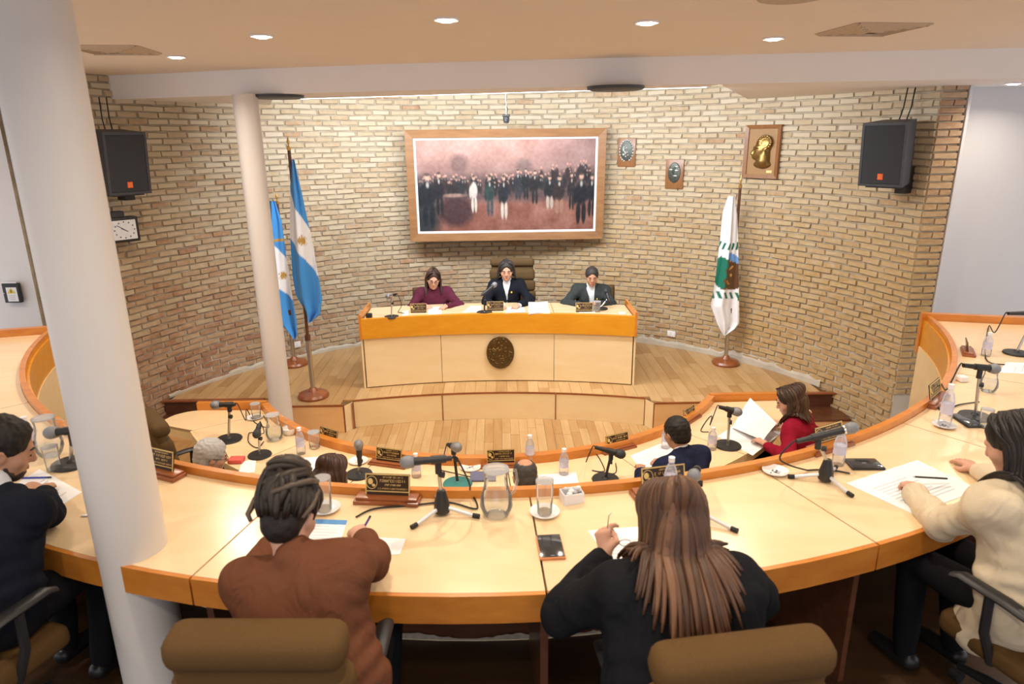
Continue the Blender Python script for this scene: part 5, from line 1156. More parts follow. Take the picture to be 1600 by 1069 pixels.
flag('national_flag', 'blue and white striped flag with a golden sun nearest the podium on the left', 7.60, [(456, 249), (453, 290), (452, 360), (456, 430), (461, 462), (484, 503)], [(460, 249), (468, 285), (478, 330), (490, 380), (501, 440), (505, 465), (502, 490), (486, 503)],
     lambda x, t: arg(x, t, 0.22, 0.18, 0.46, (0.58, 0.47, 0.17, 0.030)), 0.035)
flag_stand((-2.80, 8.85, DAIS), aty(424, 300, 8.85)[2], 'shorter wooden flag stand half hidden behind the slim column', 'flag stands on the platform')
flag('national_flag', 'blue and white striped flag half hidden behind the slim column', 8.82, [(421, 314), (414, 345), (412, 400), (418, 470), (436, 508), (461, 529)], [(430, 314), (440, 345), (448, 400), (458, 460), (465, 500), (466, 522), (462, 529)],
     lambda x, t: SUN if abs(t-0.27) < 0.012 and x > 0.5 else arg(x, t, 0.20, 0.20, 0.50, (0.72, 0.52, 0.18, 0.030)), 0.035)
flag_stand((3.00, 8.60, DAIS), aty(1143, 274, 8.60)[2], 'wooden flag stand by the right brick wall under the bust relief', 'flag stands on the platform')
GREEN, BROWN, SKYB = s2l(22, 112, 92), s2l(96, 66, 36), s2l(110, 160, 225)
def neu(x, t):
    if 0.30 < t < 0.365 or 0.655 < t < 0.715:                       # laurel sprays above and below the map
        tt = (t-0.30)/0.065 if t < 0.5 else (0.715-t)/0.06; leaf = math.sin(x*26+(tt*3.4)) > 0.15 and abs(tt-0.5-0.25*math.sin(x*3.1)) < 0.46
        return GREEN if leaf else WHITE
    if 0.385 < t < 0.64:
        e = ((x-0.55)/0.72)**2+((t-0.515)/0.132)**2
        if e < 1:
            if t < 0.43+0.05*(x-0.5): return SKYB if x > 0.45 else WHITE
            rgt = x-0.30-0.9*(0.52-t)+0.08*math.sin(t*90)
            if rgt > 0.12: return SUN if abs(rgt-0.3) < 0.05 and math.sin(t*120) > 0 else BROWN
            return GREEN
    return WHITE
flag('provincial_flag', 'white flag with a green laurel and mountain emblem on the right', 8.57, [(1138, 306), (1130, 330), (1126, 370), (1119, 430), (1114, 460), (1111, 478), (1121, 505), (1130, 523)], [(1148, 306), (1152, 335), (1153, 380), (1153, 440), (1154, 505), (1148, 513), (1132, 523)], neu, 0.022)
# ================================================================== things on the desks
IZ, PZ = INNER, PT-0.004
def turn(p, c): return math.atan2(-(c[0]-p[0]), c[1]-p[1])
def glyph_line(parent, x0, x1, z, hh, y, seed, tilt=None, mat='gold'):
    """a line of small raised engraved characters, joined as one part"""
    r = random.Random(seed); mb = MB(); x = x0
    while x < x1-hh*0.5:
        wd = hh*r.uniform(0.45, 0.8)
        if r.random() < 0.13: x += hh*0.5; continue
        k = r.randrange(4)
        if k == 0: mb.box((x+wd*0.12, y, z), (wd*0.24, 0.0012, hh)); mb.box((x+wd*0.5, y, z+hh*0.4), (wd*0.8, 0.0012, hh*0.2))
        elif k == 1: mb.box((x+wd*0.12, y, z), (wd*0.24, 0.0012, hh)); mb.box((x+wd*0.8, y, z), (wd*0.24, 0.0012, hh)); mb.box((x+wd*0.5, y, z), (wd*0.6, 0.0012, hh*0.2))
        elif k == 2: mb.box((x+wd*0.45, y, z+hh*0.4), (wd*0.9, 0.0012, hh*0.2)); mb.box((x+wd*0.45, y, z-hh*0.4), (wd*0.9, 0.0012, hh*0.2)); mb.box((x+wd*0.12, y, z), (wd*0.24, 0.0012, hh*0.7))
        else: mb.box((x+wd*0.45, y, z), (wd*0.26, 0.0012, hh))
        x += wd+hh*0.18
    o = mb.build('lettering', mat, parent); o['kind'] = 'stuff'; return o
def nameplate(u, v, z, c, label, w=0.30, group='nameplates on the desks', base=True, seed=1, extra=0.0, k=1.0):
    p = at(u, v, z); t = thing('nameplate', label, 'nameplate', p, turn(p, c)+extra, group); pw, ph = 0.205*w/0.30, 0.098*k*w/0.30; tl = RAD(-12); zb = 0.0
    if base:
        auto(MB().box((0, 0, 0.009), (w, 0.085, 0.018), ch=0.004).build('base', 'redwood', t)); auto(MB().box((0, 0.004, 0.024), (w*0.94, 0.066, 0.014), ch=0.004).build('base_step', 'redwood', t)); zb = 0.030
    hold = bpy.data.objects.new('plate', None); link(hold); hold.parent = t; hold.location = (0, 0.004, zb+0.001); hold.rotation_euler = (tl, 0, 0)
    MB().box((0, 0.003, ph/2), (pw, 0.006, ph)).build('panel', 'plate', hold)
    for (cx, cz, sx, sz) in ((0, ph-0.003, pw, 0.005), (0, ph*0.17, pw, 0.004), (-pw/2+0.0025, ph/2, 0.005, ph), (pw/2-0.0025, ph/2, 0.005, ph)):
        MB().box((cx, -0.0008, cz), (sx, 0.003, sz)).build('gold_edge', 'gold', hold)
    ex, ez, er = -pw*0.36, ph*0.58, ph*0.30
    S2 = Matrix.Diagonal((er*0.85, er, 1)).to_3x3(); Rr = Matrix.Rotation(RAD(90), 3, 'X')
    MB().tube([(ex+er*0.85*math.cos(a), -0.001, ez+er*math.sin(a)) for a in np.linspace(0, 6.283, 21)], 0.0016, 5, cap=False).build('seal_ring', 'gold', hold)
    mb = MB(); mb.ell((ex-er*0.2, -0.001, ez+er*0.15), (er*0.42, 0.0015, er*0.5), 8, 5); mb.ell((ex+er*0.3, -0.001, ez-er*0.45), (er*0.28, 0.0015, er*0.25), 8, 5); mb.build('seal', 'gold', hold)
    x0 = -pw*0.20
    glyph_line(hold, x0+pw*0.10, pw*0.36, ph*0.84, ph*0.075, -0.001, seed); glyph_line(hold, x0, pw*0.44, ph*0.67, ph*0.12, -0.001, seed+1); glyph_line(hold, x0+pw*0.14, pw*0.32, ph*0.48, ph*0.085, -0.001, seed+2); glyph_line(hold, x0-pw*0.02, pw*0.45, ph*0.30, ph*0.07, -0.001, seed+3)
    return t
def microphone(u, v, z, label, head, tail, base='round', grip=0.55, grille='micgrille', cable=None, hy=0.0, ty=0.0, r=1.0, group='microphones on desk stands', poleless=False, base_mat='black', clip='black', pole='steel', legrot=0.0, foot=None):
    p = at(u, v, z); t = thing('desk_microphone', label, 'microphone', p, 0, group)
    h = aty(head[0], head[1], p[1]+hy)-p; q = aty(tail[0], tail[1], p[1]+ty)-p; ax = nrm(q-h); L = np.linalg.norm(q-h); g = h+(q-h)*grip
    if base == 'round':
        auto(MB().lathe([(0.001, 0), (0.072*r, 0), (0.075*r, 0.006), (0.072*r, 0.014), (0.02*r, 0.018), (0.012*r, 0.03), (0.001, 0.03)], 28).build('base', base_mat, t)); b0 = 0.02
    else:
        auto(MB().lathe([(0.001, 0.012), (0.030*r, 0.012), (0.033*r, 0.02), (0.030*r, 0.05*r), (0.016*r, 0.105*r), (0.001, 0.105*r)], 20).build('hub', 'black', t)); b0 = 0.09*r
        for k in range(3):
            a = legrot+2*math.pi*k/3; c_, s_ = math.cos(a), math.sin(a)
            leg = MB().tube([(0.02*c_*r, 0.02*s_*r, 0.034), (0.135*c_*r, 0.135*s_*r, 0.010)], 0.0085*r, 10).build('leg', 'tripod', t); auto(leg)
            auto(MB().tube([(0.128*c_*r, 0.128*s_*r, 0.0115), (0.155*c_*r, 0.155*s_*r, 0.010)], 0.0098*r, 10).build('rubber_foot', 'rubber', leg))
    pz = g-ax*0.0; top = np.array([pz[0], pz[1], pz[2]-0.035])
    bx = np.array([0, 0, b0]) if foot is None else np.array([0, 0, b0])
    auto(MB().tube([bx, top], 0.0075*r, 10).build('pole', pole, t)); auto(MB().tube([top-np.array([0, 0, .03]), top+np.array([0, 0, .012]), g], [0.013*r, 0.013*r, 0.012*r], 10).build('swivel', clip, t))
    kb = bx+(top-bx)*0.72; auto(MB().tube([kb, kb+np.array([0.022, -0.006, 0])], [0.011*r, 0.013*r], 10).build('knob', 'black', t))
    auto(MB().tube([g-ax*0.03, g+ax*0.035], [0.0175*r, 0.016*r], 12).build('clip', clip, t))
    m = bpy.data.objects.new('microphone', None); link(m); m.parent = t
    auto(MB().tube([h+ax*L*0.20, h+ax*L*0.26, h+ax*L*0.85, q], [0.0155*r, 0.0165*r, 0.0115*r, 0.0105*r], 14).build('handle', 'black', m), 60)
    auto(MB().tube([h+ax*L*0.155, h+ax*L*0.215], [0.0215*r, 0.0175*r], 16).build('ring', 'chrome', m), 60)
    Rm = Vector(ax).to_track_quat('Z', 'Y').to_matrix(); hr = 0.0265*r
    auto(MB().lathe([(0.001, -hr*0.95), (hr*0.5, -hr*0.82), (hr*0.85, -hr*0.45), (hr, 0.0), (hr*0.97, hr*0.35), (hr*0.80, hr*1.15)], 18, c=h+ax*hr*0.6, R=Rm).build('grille', grille, m), 80)
    if cable:
        pts = [q, q+ax*0.02]+[at(a, b, z+0.006)-p for a, b in cable]
        if len(pts) > 2:
            P_ = [Vector(x) for x in pts]; out = []
            mid = P_[1]+Vector(ax)*0.05; mid.z = (P_[1].z+P_[2].z)/2+0.01; P_.insert(2, mid)
            for i in range(len(P_)-1):
                a0, a1, a2, a3 = P_[max(0, i-1)], P_[i], P_[i+1], P_[min(len(P_)-1, i+2)]
                for s_ in np.linspace(0, 1, 7)[:-1]: out.append(0.5*((2*a1)+(a2-a0)*s_+(2*a0-5*a1+4*a2-a3)*s_*s_+(3*a1-a0-3*a2+a3)*s_**3))
            out.append(P_[-1]); out = [Vector((o_.x, o_.y, max(o_.z, 0.005))) for o_ in out]
            auto(MB().tube(out, 0.004, 6).build('cable', 'rubber', t), 80)
    return t
def pitcher(u, v, z, label, s=1.0, fill=0.5):
    p = at(u, v, z); t = thing('glass_pitcher', label, 'pitcher', p, 0.4, 'glass water pitchers')
    pr = [(0.001, 0.004), (0.048, 0.004), (0.060, 0.02), (0.072, 0.055), (0.068, 0.10), (0.052, 0.15), (0.050, 0.19), (0.056, 0.225)]
    pr = [(a*s, b*s) for a, b in pr]
    auto(MB().lathe(pr+[(pr[-1][0]-0.003, pr[-1][1])], 32, open_top=True).build('body', 'glass', t)); wl_ = [q for q in pr if q[1] <= fill*0.225*s]; auto(MB().lathe([(max(0.001, a-0.005), b+0.004) for a, b in wl_]+[(0.001, wl_[-1][1]+0.004)], 28).build('water', 'water', t))
    auto(MB().tube([(0.052*s, 0, 0.205*s), (0.092*s, 0, 0.20*s), (0.10*s, 0, 0.15*s), (0.085*s, 0, 0.10*s), (0.066*s, 0, 0.085*s)], 0.007*s, 8).build('handle', 'glass', t))
    auto(MB().lathe([(0.050*s, 0.221*s), (0.0575*s, 0.222*s), (0.0575*s, 0.228*s), (0.050*s, 0.228*s)], 28).build('rim', 'pet', t)); return t
def tumbler(u, v, z, label, s=1.0, hh=0.13, fill=0.35, lift=0.0):
    p = at(u, v, z+lift); t = thing('drinking_glass', label, 'glass', p, 0, 'drinking glasses on the desks'); pr = [(0.001, 0), (0.031*s, 0), (0.033*s, 0.004), (0.039*s, hh)]
    auto(MB().lathe(pr, 28, open_top=True).build('wall', 'glass', t)); auto(MB().lathe([(0.001, 0.009), (0.031*s, 0.009), (0.0335*s, hh*fill), (0.001, hh*fill)], 24).build('water', 'water', t))
    auto(MB().lathe([(0.0372*s, hh-0.002), (0.0395*s, hh-0.002), (0.0395*s, hh+0.001), (0.0372*s, hh+0.001)], 28).build('rim', 'pet', t)); return t
def saucer(u, v, z, label, r=0.066, print_=True, group='white saucers on the desks'):
    p = at(u, v, z); t = thing('saucer', label, 'saucer', p, 0, group)
    auto(MB().lathe([(0.001, 0.002), (r*0.55, 0.002), (r*0.7, 0.006), (r, 0.014), (r*1.0, 0.017), (r*0.68, 0.010), (r*0.5, 0.006), (0.001, 0.006)], 32).build('dish', 'china', t))
    if print_:
        rr = random.Random(int(u)); mb = MB()
        for i in range(16): a = rr.random()*6.28; q = r*rr.uniform(0.05, 0.45); mb.box((q*math.cos(a), q*math.sin(a), 0.0068), (rr.uniform(.006, .018), 0.004, 0.001), rot=(0, 0, rr.random()*3))
        mb.build('printed_pattern', 'inkdark', t)['kind'] = 'stuff'
    return t
def bottle(u, v, z, label, s=1.0, hh=0.20):
    p = at(u, v, z); t = thing('water_bottle', label, 'bottle', p, 0, 'small clear bottles on the desks'); k = hh/0.20
    pr = [(0.001, 0.0), (0.026, 0.0), (0.030, 0.008), (0.030, 0.055), (0.027, 0.085), (0.030, 0.115), (0.022, 0.150), (0.012, 0.168), (0.012, 0.180)]
    auto(MB().lathe([(a*s, b*k) for a, b in pr], 24).build('body', 'pet', t)); auto(MB().lathe([(0.0305*s, 0.062*k), (0.0285*s, 0.085*k), (0.0308*s, 0.108*k)], 24).build('wrapper', 'labelp', t)); auto(MB().lathe([(0.014*s, 0.176*k), (0.0145*s, 0.198*k), (0.001, 0.200*k)], 16).build('cap', 'capw', t)); return t
def sheet(name, label, corners, z, mat='paper', cat='paper', group=None, lines=0, th=0.0015, header=None, seed=1, scribble=0):
    """flat sheet whose corners were surveyed on the desk; print is laid on it"""
    P_ = [at(u, v, z+0.002) for u, v in corners]; c = sum(P_)/len(P_); t = thing(name, label, cat, (c[0], c[1], z), 0, group); Q = [(q[0]-c[0], q[1]-c[1]) for q in P_]
    A_ = 0.5*sum(Q[i][0]*Q[(i+1) % len(Q)][1]-Q[(i+1) % len(Q)][0]*Q[i][1] for i in range(len(Q)))
    MB().prism(Q if A_ > 0 else Q[::-1], 0.0005, 0.0005+th).build('sheet', mat, t)
    if len(Q) == 4:
        a, b, c_, d = [np.array(q) for q in Q]; S = lambda x, y: tuple((a*(1-x)+b*x)*(1-y)+(d*(1-x)+c_*x)*y)+(0.0009+th,)
        if header: MB().add([S(0, 0), S(1, 0), S(1, 0.2), S(0, 0.2)], [(3, 2, 1, 0)] if A_ < 0 else [(0, 1, 2, 3)]).build('printed_header', header, t)
        if lines:
            mb = MB(); r = random.Random(seed)
            for i in range(lines): y = 0.28+0.6*i/lines; e = r.uniform(0.5, 0.88); mb.add([S(0.12, y), S(e, y), S(e, y+0.022), S(0.12, y+0.022)], [(0, 1, 2, 3)])
            mb.build('print_lines', 'ink', t)['kind'] = 'stuff'
    return t
def pen(label, a, b, z, mat='penblue', lift=0.006, tip=None):
    p = at(*a, z+lift) if tip is None else tip[0]; q = at(*b, z+lift) if tip is None else tip[1]; t = thing('pen', label, 'pen', p); d = np.array(q)-np.array(p); u_ = nrm(d)
    auto(MB().tube([(0, 0, 0)+u_*0.012, d*0.9], 0.0048, 8).build('barrel', mat, t)); auto(MB().tube([(0, 0, 0), u_*0.014], [0.001, 0.004], 8).build('tip', 'steel', t)); auto(MB().tube([d*0.88, d], [0.005, 0.0045], 8).build('cap_end', 'black', t)); return t
def phone(label, corners, z, case='black'):
    P_ = [at(u, v, z) for u, v in corners]; c = sum(P_)/4; ex = (P_[1]-P_[0]+P_[2]-P_[3])/2; ey = (P_[3]-P_[0]+P_[2]-P_[1])/2; t = thing('mobile_phone', label, 'phone', c, math.atan2(ex[1], ex[0]), 'mobile phones on the upper desk'); W, L = np.linalg.norm(ex), np.linalg.norm(ey)
    auto(MB().box((0, 0, 0.0065), (W, L, 0.012), ch=0.004).build('case', case, t)); auto(MB().box((0, 0, 0.0130), (W*0.93, L*0.95, 0.0014), ch=0.0006).build('screen', 'screen', t)); MB().box((0, -L*0.42 if L > W else 0, 0.0140), (W*0.15, 0.002, 0.0004)).build('screen_mark', 'ink', t); return t

# ---- upper desk
Z = DESK
nameplate(606, 784, Z, DC, 'dark nameplate on a red-brown base in front of the person in brown', seed=3)
nameplate(1037, 772, Z, DC, 'dark gold-edged nameplate in front of the woman in black', seed=11, w=0.31)
nameplate(1296, 701, Z, DC, 'nameplate behind the tripod microphone right of the woman in black', seed=21)
nameplate(1462, 628, Z, DC, 'nameplate seen nearly edge-on beside the brick pilaster', seed=31)
nameplate(247, 741, Z, DC, 'nameplate partly hidden by the thick column', seed=41)
nameplate(1512, 552, Z, DC, 'nameplate far back on the right arm of the upper desk', seed=51, w=0.22)
microphone(691, 803, Z, 'microphone on a tripod stand pointing left, nearest the picture centre', (628, 723), (706, 716), 'tripod', 0.72, cable=[(735, 770), (745, 795), (700, 785), (640, 790), (585, 795), (556, 808)], r=1.1, legrot=RAD(225), hy=-0.02)
microphone(1289, 752, Z, 'microphone on a tripod stand pointing right at the phone', (1338, 667), (1245, 690), 'tripod', 0.62, cable=[(1262, 735), (1300, 735), (1328, 740)], r=1.08, legrot=RAD(-72), hy=-0.02)
microphone(1092, 812, Z, 'microphone on a tripod stand half hidden by the long brown hair', (1084, 744), (1090, 732), 'tripod', 0.75, cable=[(1040, 790), (1018, 775), (1020, 760)], r=1.1, legrot=RAD(-40), ty=0.20, hy=-0.03)
microphone(1523, 652, Z, 'microphone on a round black base behind the woman in beige', (1560, 577), (1505, 571), 'round', 0.5, cable=[(1470, 600), (1468, 640), (1500, 632), (1530, 628)], r=1.15)
microphone(1588, 553, Z, 'microphone on a round black base at the right picture edge', (1640, 489), (1575, 490), 'round', 0.35, cable=[(1545, 510), (1540, 560), (1570, 570)], r=1.2)
microphone(112, 726, Z, 'microphone pointing left out from behind the thick column', (72, 677), (135, 670), 'round', 0.6, r=1.25)
pitcher(776, 806, Z, 'half-full glass pitcher standing right of the picture centre', 1.0, 0.5); pitcher(80, 712, Z, 'glass pitcher behind the microphone at the left', 0.95, 0.35); pitcher(1543, 612, Z, 'round glass pitcher on the right arm of the upper desk', 0.72, 0.5)
saucer(509, 797, Z, 'white saucer with dark print beside the person in brown'); tumbler(507, 796, Z, 'drinking glass on the saucer beside the person in brown', 1.0, 0.155, 0.4, 0.016)
saucer(851, 803, Z, 'white saucer with dark print next to the pitcher'); tumbler(851, 801, Z, 'drinking glass on the saucer next to the pitcher', 1.0, 0.155, 0.3, 0.016)
saucer(1211, 739, Z, 'white saucer with a crumpled wrapper at the desk seam', 0.062); saucer(1475, 667, Z, 'white saucer under the bottle behind the woman in beige', 0.060)
tumbler(85, 735, Z, 'empty drinking glass left of the thick column', 0.95, 0.13, 0.1); tumbler(1538, 668, Z, 'drinking glass beside the head of the woman in beige', 0.85, 0.11, 0.3)
bottle(1475, 665, Z, 'tall clear bottle on a saucer behind the woman in beige', 1.1, 0.25); bottle(1540, 556, Z, 'clear bottle far back on the right arm of the upper desk', 1.05, 0.18); bottle(1046, 776, Z, 'clear bottle in front of the gold-edged nameplate', 1.0, 0.20); bottle(1309, 726, Z, 'clear bottle beside the tripod microphone pointing right', 1.0, 0.20); bottle(48, 702, Z, 'clear bottle beside the head of the man at the left', 1.1, 0.19)
p = at(893, 783, Z); t = thing('sweet_box', 'small white box full of wrapped sweets on the upper desk', 'box', p, 0.25)
for (c, d) in (((0, -0.033, 0.026), (0.094, 0.004, 0.05)), ((0, 0.033, 0.026), (0.094, 0.004, 0.05)), ((-0.045, 0, 0.026), (0.004, 0.066, 0.05)), ((0.045, 0, 0.026), (0.004, 0.066, 0.05))): MB().box(c, d).build('side', 'plasticwhite', t)
MB().box((0, 0, 0.004), (0.09, 0.066, 0.006)).build('bottom', 'plasticwhite', t); r = random.Random(2)
for i in range(14): auto(MB().ell((r.uniform(-.034, .034), r.uniform(-.024, .024), 0.045+r.uniform(0, .018)), (0.014, 0.010, 0.009), 8, 6).build('wrapped_sweet', r.choice(('paper', 'paper', 'china', 'ink')), t))
t = tag(MB().box((0, 0, 0.02), (0.06, 0.06, 0.04), ch=0.012).build('white_cup', 'china'), 'small white bowl on the right arm of the upper desk', 'bowl'); t.location = at(1503, 596, Z)
phone('mobile phone in an orange case lying near the desk seam', [(843, 877), (886, 875), (874, 838), (838, 840)], Z, 'orangecase'); phone('black mobile phone lying beside the tripod microphone', [(1325, 735), (1379, 735), (1372, 720), (1324, 720)], Z); phone('dark phone lying next to the round microphone base at the right', [(1497, 668), (1524, 668), (1520, 650), (1495, 650)], Z)
sheet('brochure', 'white brochure with a blue header in front of the person in brown', [(483, 811), (543, 813), (530, 852), (482, 850)], Z, cat='brochure', header='inkblue', lines=5)
sheet('paper_sheet', 'white sheet under the arm of the person in brown', [(556, 838), (634, 842), (625, 866), (560, 870)], Z, lines=0, group='papers on the desks')
sheet('paper_sheet', 'white sheet with print in front of the woman in black', [(918, 829), (1010, 822), (1010, 880), (958, 882)], Z, lines=7, group='papers on the desks')
sheet('paper_sheet', 'large white sheet with faint handwriting under the hand of the woman in beige', [(1322, 755), (1433, 719), (1530, 765), (1428, 804)], Z, lines=9, group='papers on the desks', seed=4)
sheet('paper_sheet', 'white sheet with faint print in front of the man at the left', [(10, 765), (62, 733), (128, 769), (70, 806)], Z, lines=8, group='papers on the desks', seed=6)
sheet('paper_sheet', 'white papers at the right picture edge behind the microphone', [(1560, 582), (1572, 566), (1640, 568), (1640, 586)], Z, lines=4, group='papers on the desks')
pen('violet pen held by the person in brown', None, None, Z, 'penviolet', tip=(at(561, 838, Z+0.012), at(579, 806, Z+0.075)))
pen('dark pen held by the woman in beige', None, None, Z, 'black', tip=(at(1426, 745, Z+0.05), at(1480, 748, Z+0.03)))
pen('blue pen lying on the paper of the man at the left', (30, 747), (80, 746), Z, 'penblue')
o = MB().box((0, 0, 0.004), (0.03, 0.01, 0.006), ch=0.001).build('eraser_stub', 'paper'); tag(o, 'small white scrap on the desk at the left edge of the column', 'scrap'); o.location = at(133, 807, Z)
# ---- lower desk
nameplate(512, 693, IZ, IC, 'nameplate on the lower desk left of the dark-haired woman', seed=61, w=0.32, group='nameplates on the lower desk')
nameplate(607, 727, IZ, IC, 'nameplate on the lower desk directly above the one in front of brown', seed=71, w=0.33, group='nameplates on the lower desk')
nameplate(783, 729, IZ, IC, 'nameplate on the lower desk in front of the balding man', seed=81, w=0.33, group='nameplates on the lower desk')
nameplate(966, 703, IZ, IC, 'nameplate on the lower desk left of the man in navy', seed=91, w=0.33, group='nameplates on the lower desk')
nameplate(1079, 657, IZ, IC, 'nameplate on the lower desk just beyond the man in navy', seed=95, w=0.30, group='nameplates on the lower desk')
microphone(358, 687, IZ, 'microphone on a round base at the left end of the lower desk', (331, 633), (368, 632), 'round', 0.72, cable=[(385, 640), (398, 660), (420, 668), (412, 650)], r=1.5, group='microphones on the lower desk')
microphone(406, 712, IZ, 'dark microphone pointing at the hall left of the piled-up hair', (400, 682), (406, 662), 'round', 0.6, grille='micdark', cable=[(392, 676), (388, 690), (402, 700), (412, 690)], r=1.3, hy=-0.08, ty=0.05, group='microphones on the lower desk')
microphone(561, 742, IZ, 'upright silver microphone beside the dark-haired woman', (560, 690), (562, 728), 'round', 0.45, r=1.4, base_mat='black', group='microphones on the lower desk')
microphone(715, 757, IZ, 'upright microphone on a teal base behind the central tripod microphone', (717, 700), (700, 695), 'round', 0.5, r=1.5, base_mat='teal', pole='black', ty=0.12, cable=[(690, 735), (735, 745)], group='microphones on the lower desk')
microphone(946, 750, IZ, 'dark microphone pointing right in front of the nameplate on the lower desk', (975, 711), (930, 699), 'round', 0.45, grille='micdark', pole='black', cable=[(926, 705), (945, 735), (925, 735), (960, 740), (962, 724)], r=1.4, group='microphones on the lower desk')
microphone(1137, 697, IZ, 'microphone on a round base between the man in navy and the woman in red', (1157, 645), (1124, 636), 'round', 0.5, cable=[(1112, 650), (1095, 672), (1107, 675)], r=1.5, group='microphones on the lower desk')
pitcher(430, 687, IZ, 'squat clear pitcher on the left of the lower desk', 1.05, 0.6)
for u, v, lab, k in ((471, 709, 'clear bottle on the lower desk near the desk seam', 0.24), (881, 741, 'clear bottle on the lower desk right of the balding man', 0.22), (828, 722, 'clear bottle beyond the balding head on the lower desk', 0.24), (1112, 702, 'clear bottle at the elbow of the man in navy', 0.2), (1040, 700, 'clear bottle in front of the man in navy', 0.22), (651, 745, 'clear bottle beyond the central microphone on the lower desk', 0.2)): bottle(u, v, IZ, lab, 1.25, k)
saucer(560, 722, IZ, 'white saucer on the lower desk behind the upright silver microphone', 0.08, group='white saucers on the lower desk'); saucer(735, 732, IZ, 'white plate with blue wrappers on the lower desk', 0.085, group='white saucers on the lower desk'); saucer(398, 654, IZ, 'white saucer near the far rim on the left of the lower desk', 0.075, group='white saucers on the lower desk')
tumbler(492, 700, IZ, 'drinking glass left of the nameplate on the lower desk', 1.3, 0.15, 0.2); tumbler(401, 652, IZ, 'drinking glass by the far rim on the left of the lower desk', 1.2, 0.14, 0.3, 0.016)
o = auto(MB().lathe([(0.001, 0.002), (0.045, 0.002), (0.062, 0.03), (0.065, 0.06), (0.06, 0.06), (0.055, 0.03), (0.001, 0.01)], 24).build('sugar_bowl', 'china')); tag(o, 'white bowl near the far rim on the left of the lower desk', 'bowl'); o.location = at(453, 678, IZ)
o = auto(MB().box((0, 0, 0.02), (0.12, 0.09, 0.035), ch=0.01).build('red_packet', 'red')); tag(o, 'red packet on the lower desk beside the grey-haired man', 'packet'); o.location = at(370, 722, IZ)
o = MB().box((0, 0, 0.008), (0.20, 0.15, 0.014), ch=0.002).build('slate_notebook', 'bluegrey'); tag(o, 'slate blue notebook beside the pitcher on the lower desk', 'notebook'); o.location = at(755, 746, IZ)
sheet('paper_sheet', 'white sheet on the lower desk beside the dark-haired woman', [(468, 716), (520, 712), (500, 745), (440, 748)], IZ, group='papers on the lower desk'); sheet('paper_sheet', 'small white sheet on the lower desk beside the red packet', [(378, 722), (400, 716), (398, 738), (372, 740)], IZ, group='papers on the lower desk')
sheet('paper_sheet', 'white sheet on the lower desk at the hands of the man in navy', [(985, 712), (1040, 690), (1075, 712), (1010, 745)], IZ, lines=6, group='papers on the lower desk'); sheet('paper_sheet', 'white sheet on the lower desk beside the balding man', [(840, 742), (900, 738), (905, 760), (845, 762)], IZ, group='papers on the lower desk')
sheet('paper_sheet', 'white sheet lying under the hands of the woman in red', [(1121, 682), (1165, 652), (1222, 676), (1176, 712)], IZ, group='papers on the lower desk')
ra = [at(1144, 668, IZ+0.02), at(1172, 622, IZ+0.10), at(1214, 660, IZ+0.12), at(1192, 690, IZ+0.06)]; c = sum(ra)/4; t = thing('paper_sheet', 'white sheet lifted in the hands of the woman in red', 'paper', c, 0, 'papers on the lower desk')
v = []; n = 10
for j in range(n+1):
    for i in range(n+1):
        x, y = i/n, j/n; q = (ra[0]*(1-x)+ra[1]*x)*(1-y)+(ra[3]*(1-x)+ra[2]*x)*y-c; v.append(q+np.array([0, 0, 0.012*math.sin(x*3.0+y)]))
ff = [(j*(n+1)+i, j*(n+1)+i+1, (j+1)*(n+1)+i+1, (j+1)*(n+1)+i) for j in range(n) for i in range(n)]; m_ = len(v); v += [q-np.array([0, 0, 0.0012]) for q in v]; ff += [tuple(k+m_ for k in q[::-1]) for q in ff]; mesh_obj('sheet', v, ff, 'paper', t, True)
# ---- podium
nameplate(654, 489, PZ, (-0.86, 20), 'dark nameplate in front of the woman in plum', seed=101, w=0.30, group='nameplates on the podium', base=False, k=1.15); nameplate(774, 486, PZ, (0.0, 20), 'dark nameplate in front of the woman in the middle of the podium', seed=111, w=0.31, group='nameplates on the podium', base=False, k=1.15); nameplate(913, 488, PZ, (1.2, 20), 'dark nameplate in front of the man in charcoal', seed=121, w=0.31, group='nameplates on the podium', base=False, k=1.15)
microphone(612, 496, PZ, 'silver microphone on a round base at the left of the podium', (604, 464), (619, 460), 'round', 0.5, grille='micgrille', clip='chrome', pole='chrome', cable=[(622, 488), (632, 490)], r=1.2, hy=0.06, group='microphones on the podium')
microphone(757, 489, PZ, 'microphone on a black stand left of the woman in the middle of the podium', (775, 443), (752, 462), 'round', 0.8, grille='micgrille', pole='black', r=1.3, hy=0.12, group='microphones on the podium')
microphone(938, 483, PZ, 'microphone on a round base in front of the man in charcoal', (946, 452), (952, 470), 'round', 0.6, grille='micdark', pole='chrome', r=1.25, hy=0.10, group='microphones on the podium')
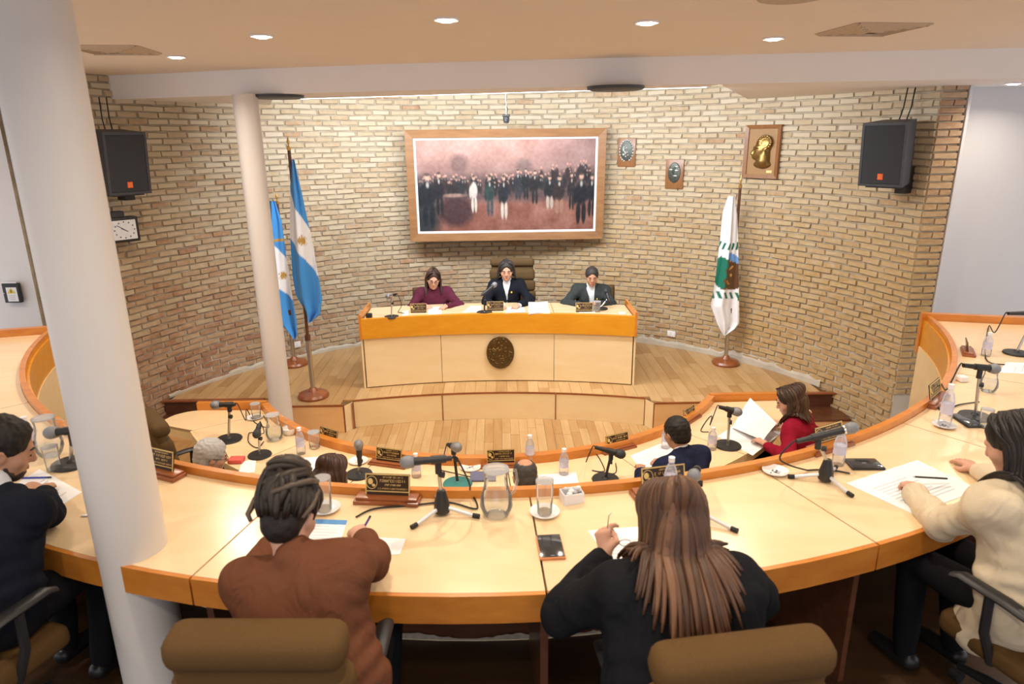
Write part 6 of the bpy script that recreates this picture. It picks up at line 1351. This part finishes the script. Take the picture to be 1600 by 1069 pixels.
tumbler(932, 487, PZ, 'drinking glass beside the microphone of the man in charcoal', 1.3, 0.13, 0.4)
sheet('paper_sheet', 'white papers in front of the woman in plum', [(668, 492), (690, 491), (690, 479), (670, 480)], PZ, lines=4, group='papers on the podium'); sheet('paper_sheet', 'white papers left of the middle podium microphone', [(722, 488), (752, 487), (752, 478), (736, 478)], PZ, lines=3, group='papers on the podium'); sheet('paper_sheet', 'white papers with blue print in front of the middle podium seat', [(790, 491), (822, 490), (818, 479), (793, 480)], PZ, header='inkblue', lines=3, group='papers on the podium'); sheet('paper_sheet', 'white papers under the hands of the man in charcoal', [(905, 489), (930, 488), (932, 479), (903, 480)], PZ, lines=3, group='papers on the podium'); sheet('paper_sheet', 'small white card at the left of the plum sweater', [(628, 494), (638, 494), (638, 485), (630, 486)], PZ, group='papers on the podium')
p = at(842, 489, PZ); t = thing('open_binder', 'thick stack of white papers standing open on the podium', 'papers', p, 0.05)
MB().box((0, 0.0, 0.015), (0.26, 0.18, 0.03), ch=0.003).build('paper_stack', 'paper', t)
for k, (x, a) in enumerate(((-0.065, 0.35), (0.06, 0.32))): MB().box((x, 0.05, 0.075), (0.118, 0.012, 0.10), rot=(-a, 0, (0.10 if k else -0.10))).build('open_page', 'paper', t)
for k in range(4): MB().box((-0.10+0.03*k, -0.093, 0.008+0.006*k), (0.10, 0.004, 0.0016)).build('page_edge', 'ink', t)
o = auto(MB().box((0, 0, 0.03), (0.075, 0.06, 0.06), ch=0.015).build('desk_bell', 'black')); tag(o, 'small dark box at the left end of the podium', 'box'); o.location = at(577, 497, PZ)
o = auto(MB().lathe([(0.001, 0), (0.02, 0), (0.02, 0.045), (0.014, 0.05), (0.014, 0.065), (0.001, 0.065)], 16).build('small_jar', 'capw')); tag(o, 'tiny white jar before the woman in the middle of the podium', 'jar'); o.location = at(787, 481, PZ)
o = auto(MB().box((0, 0, 0.012), (0.08, 0.05, 0.024), ch=0.004).build('white_case', 'plasticwhite')); tag(o, 'small white case at the right end of the podium', 'case'); o.location = at(972, 491, PZ)
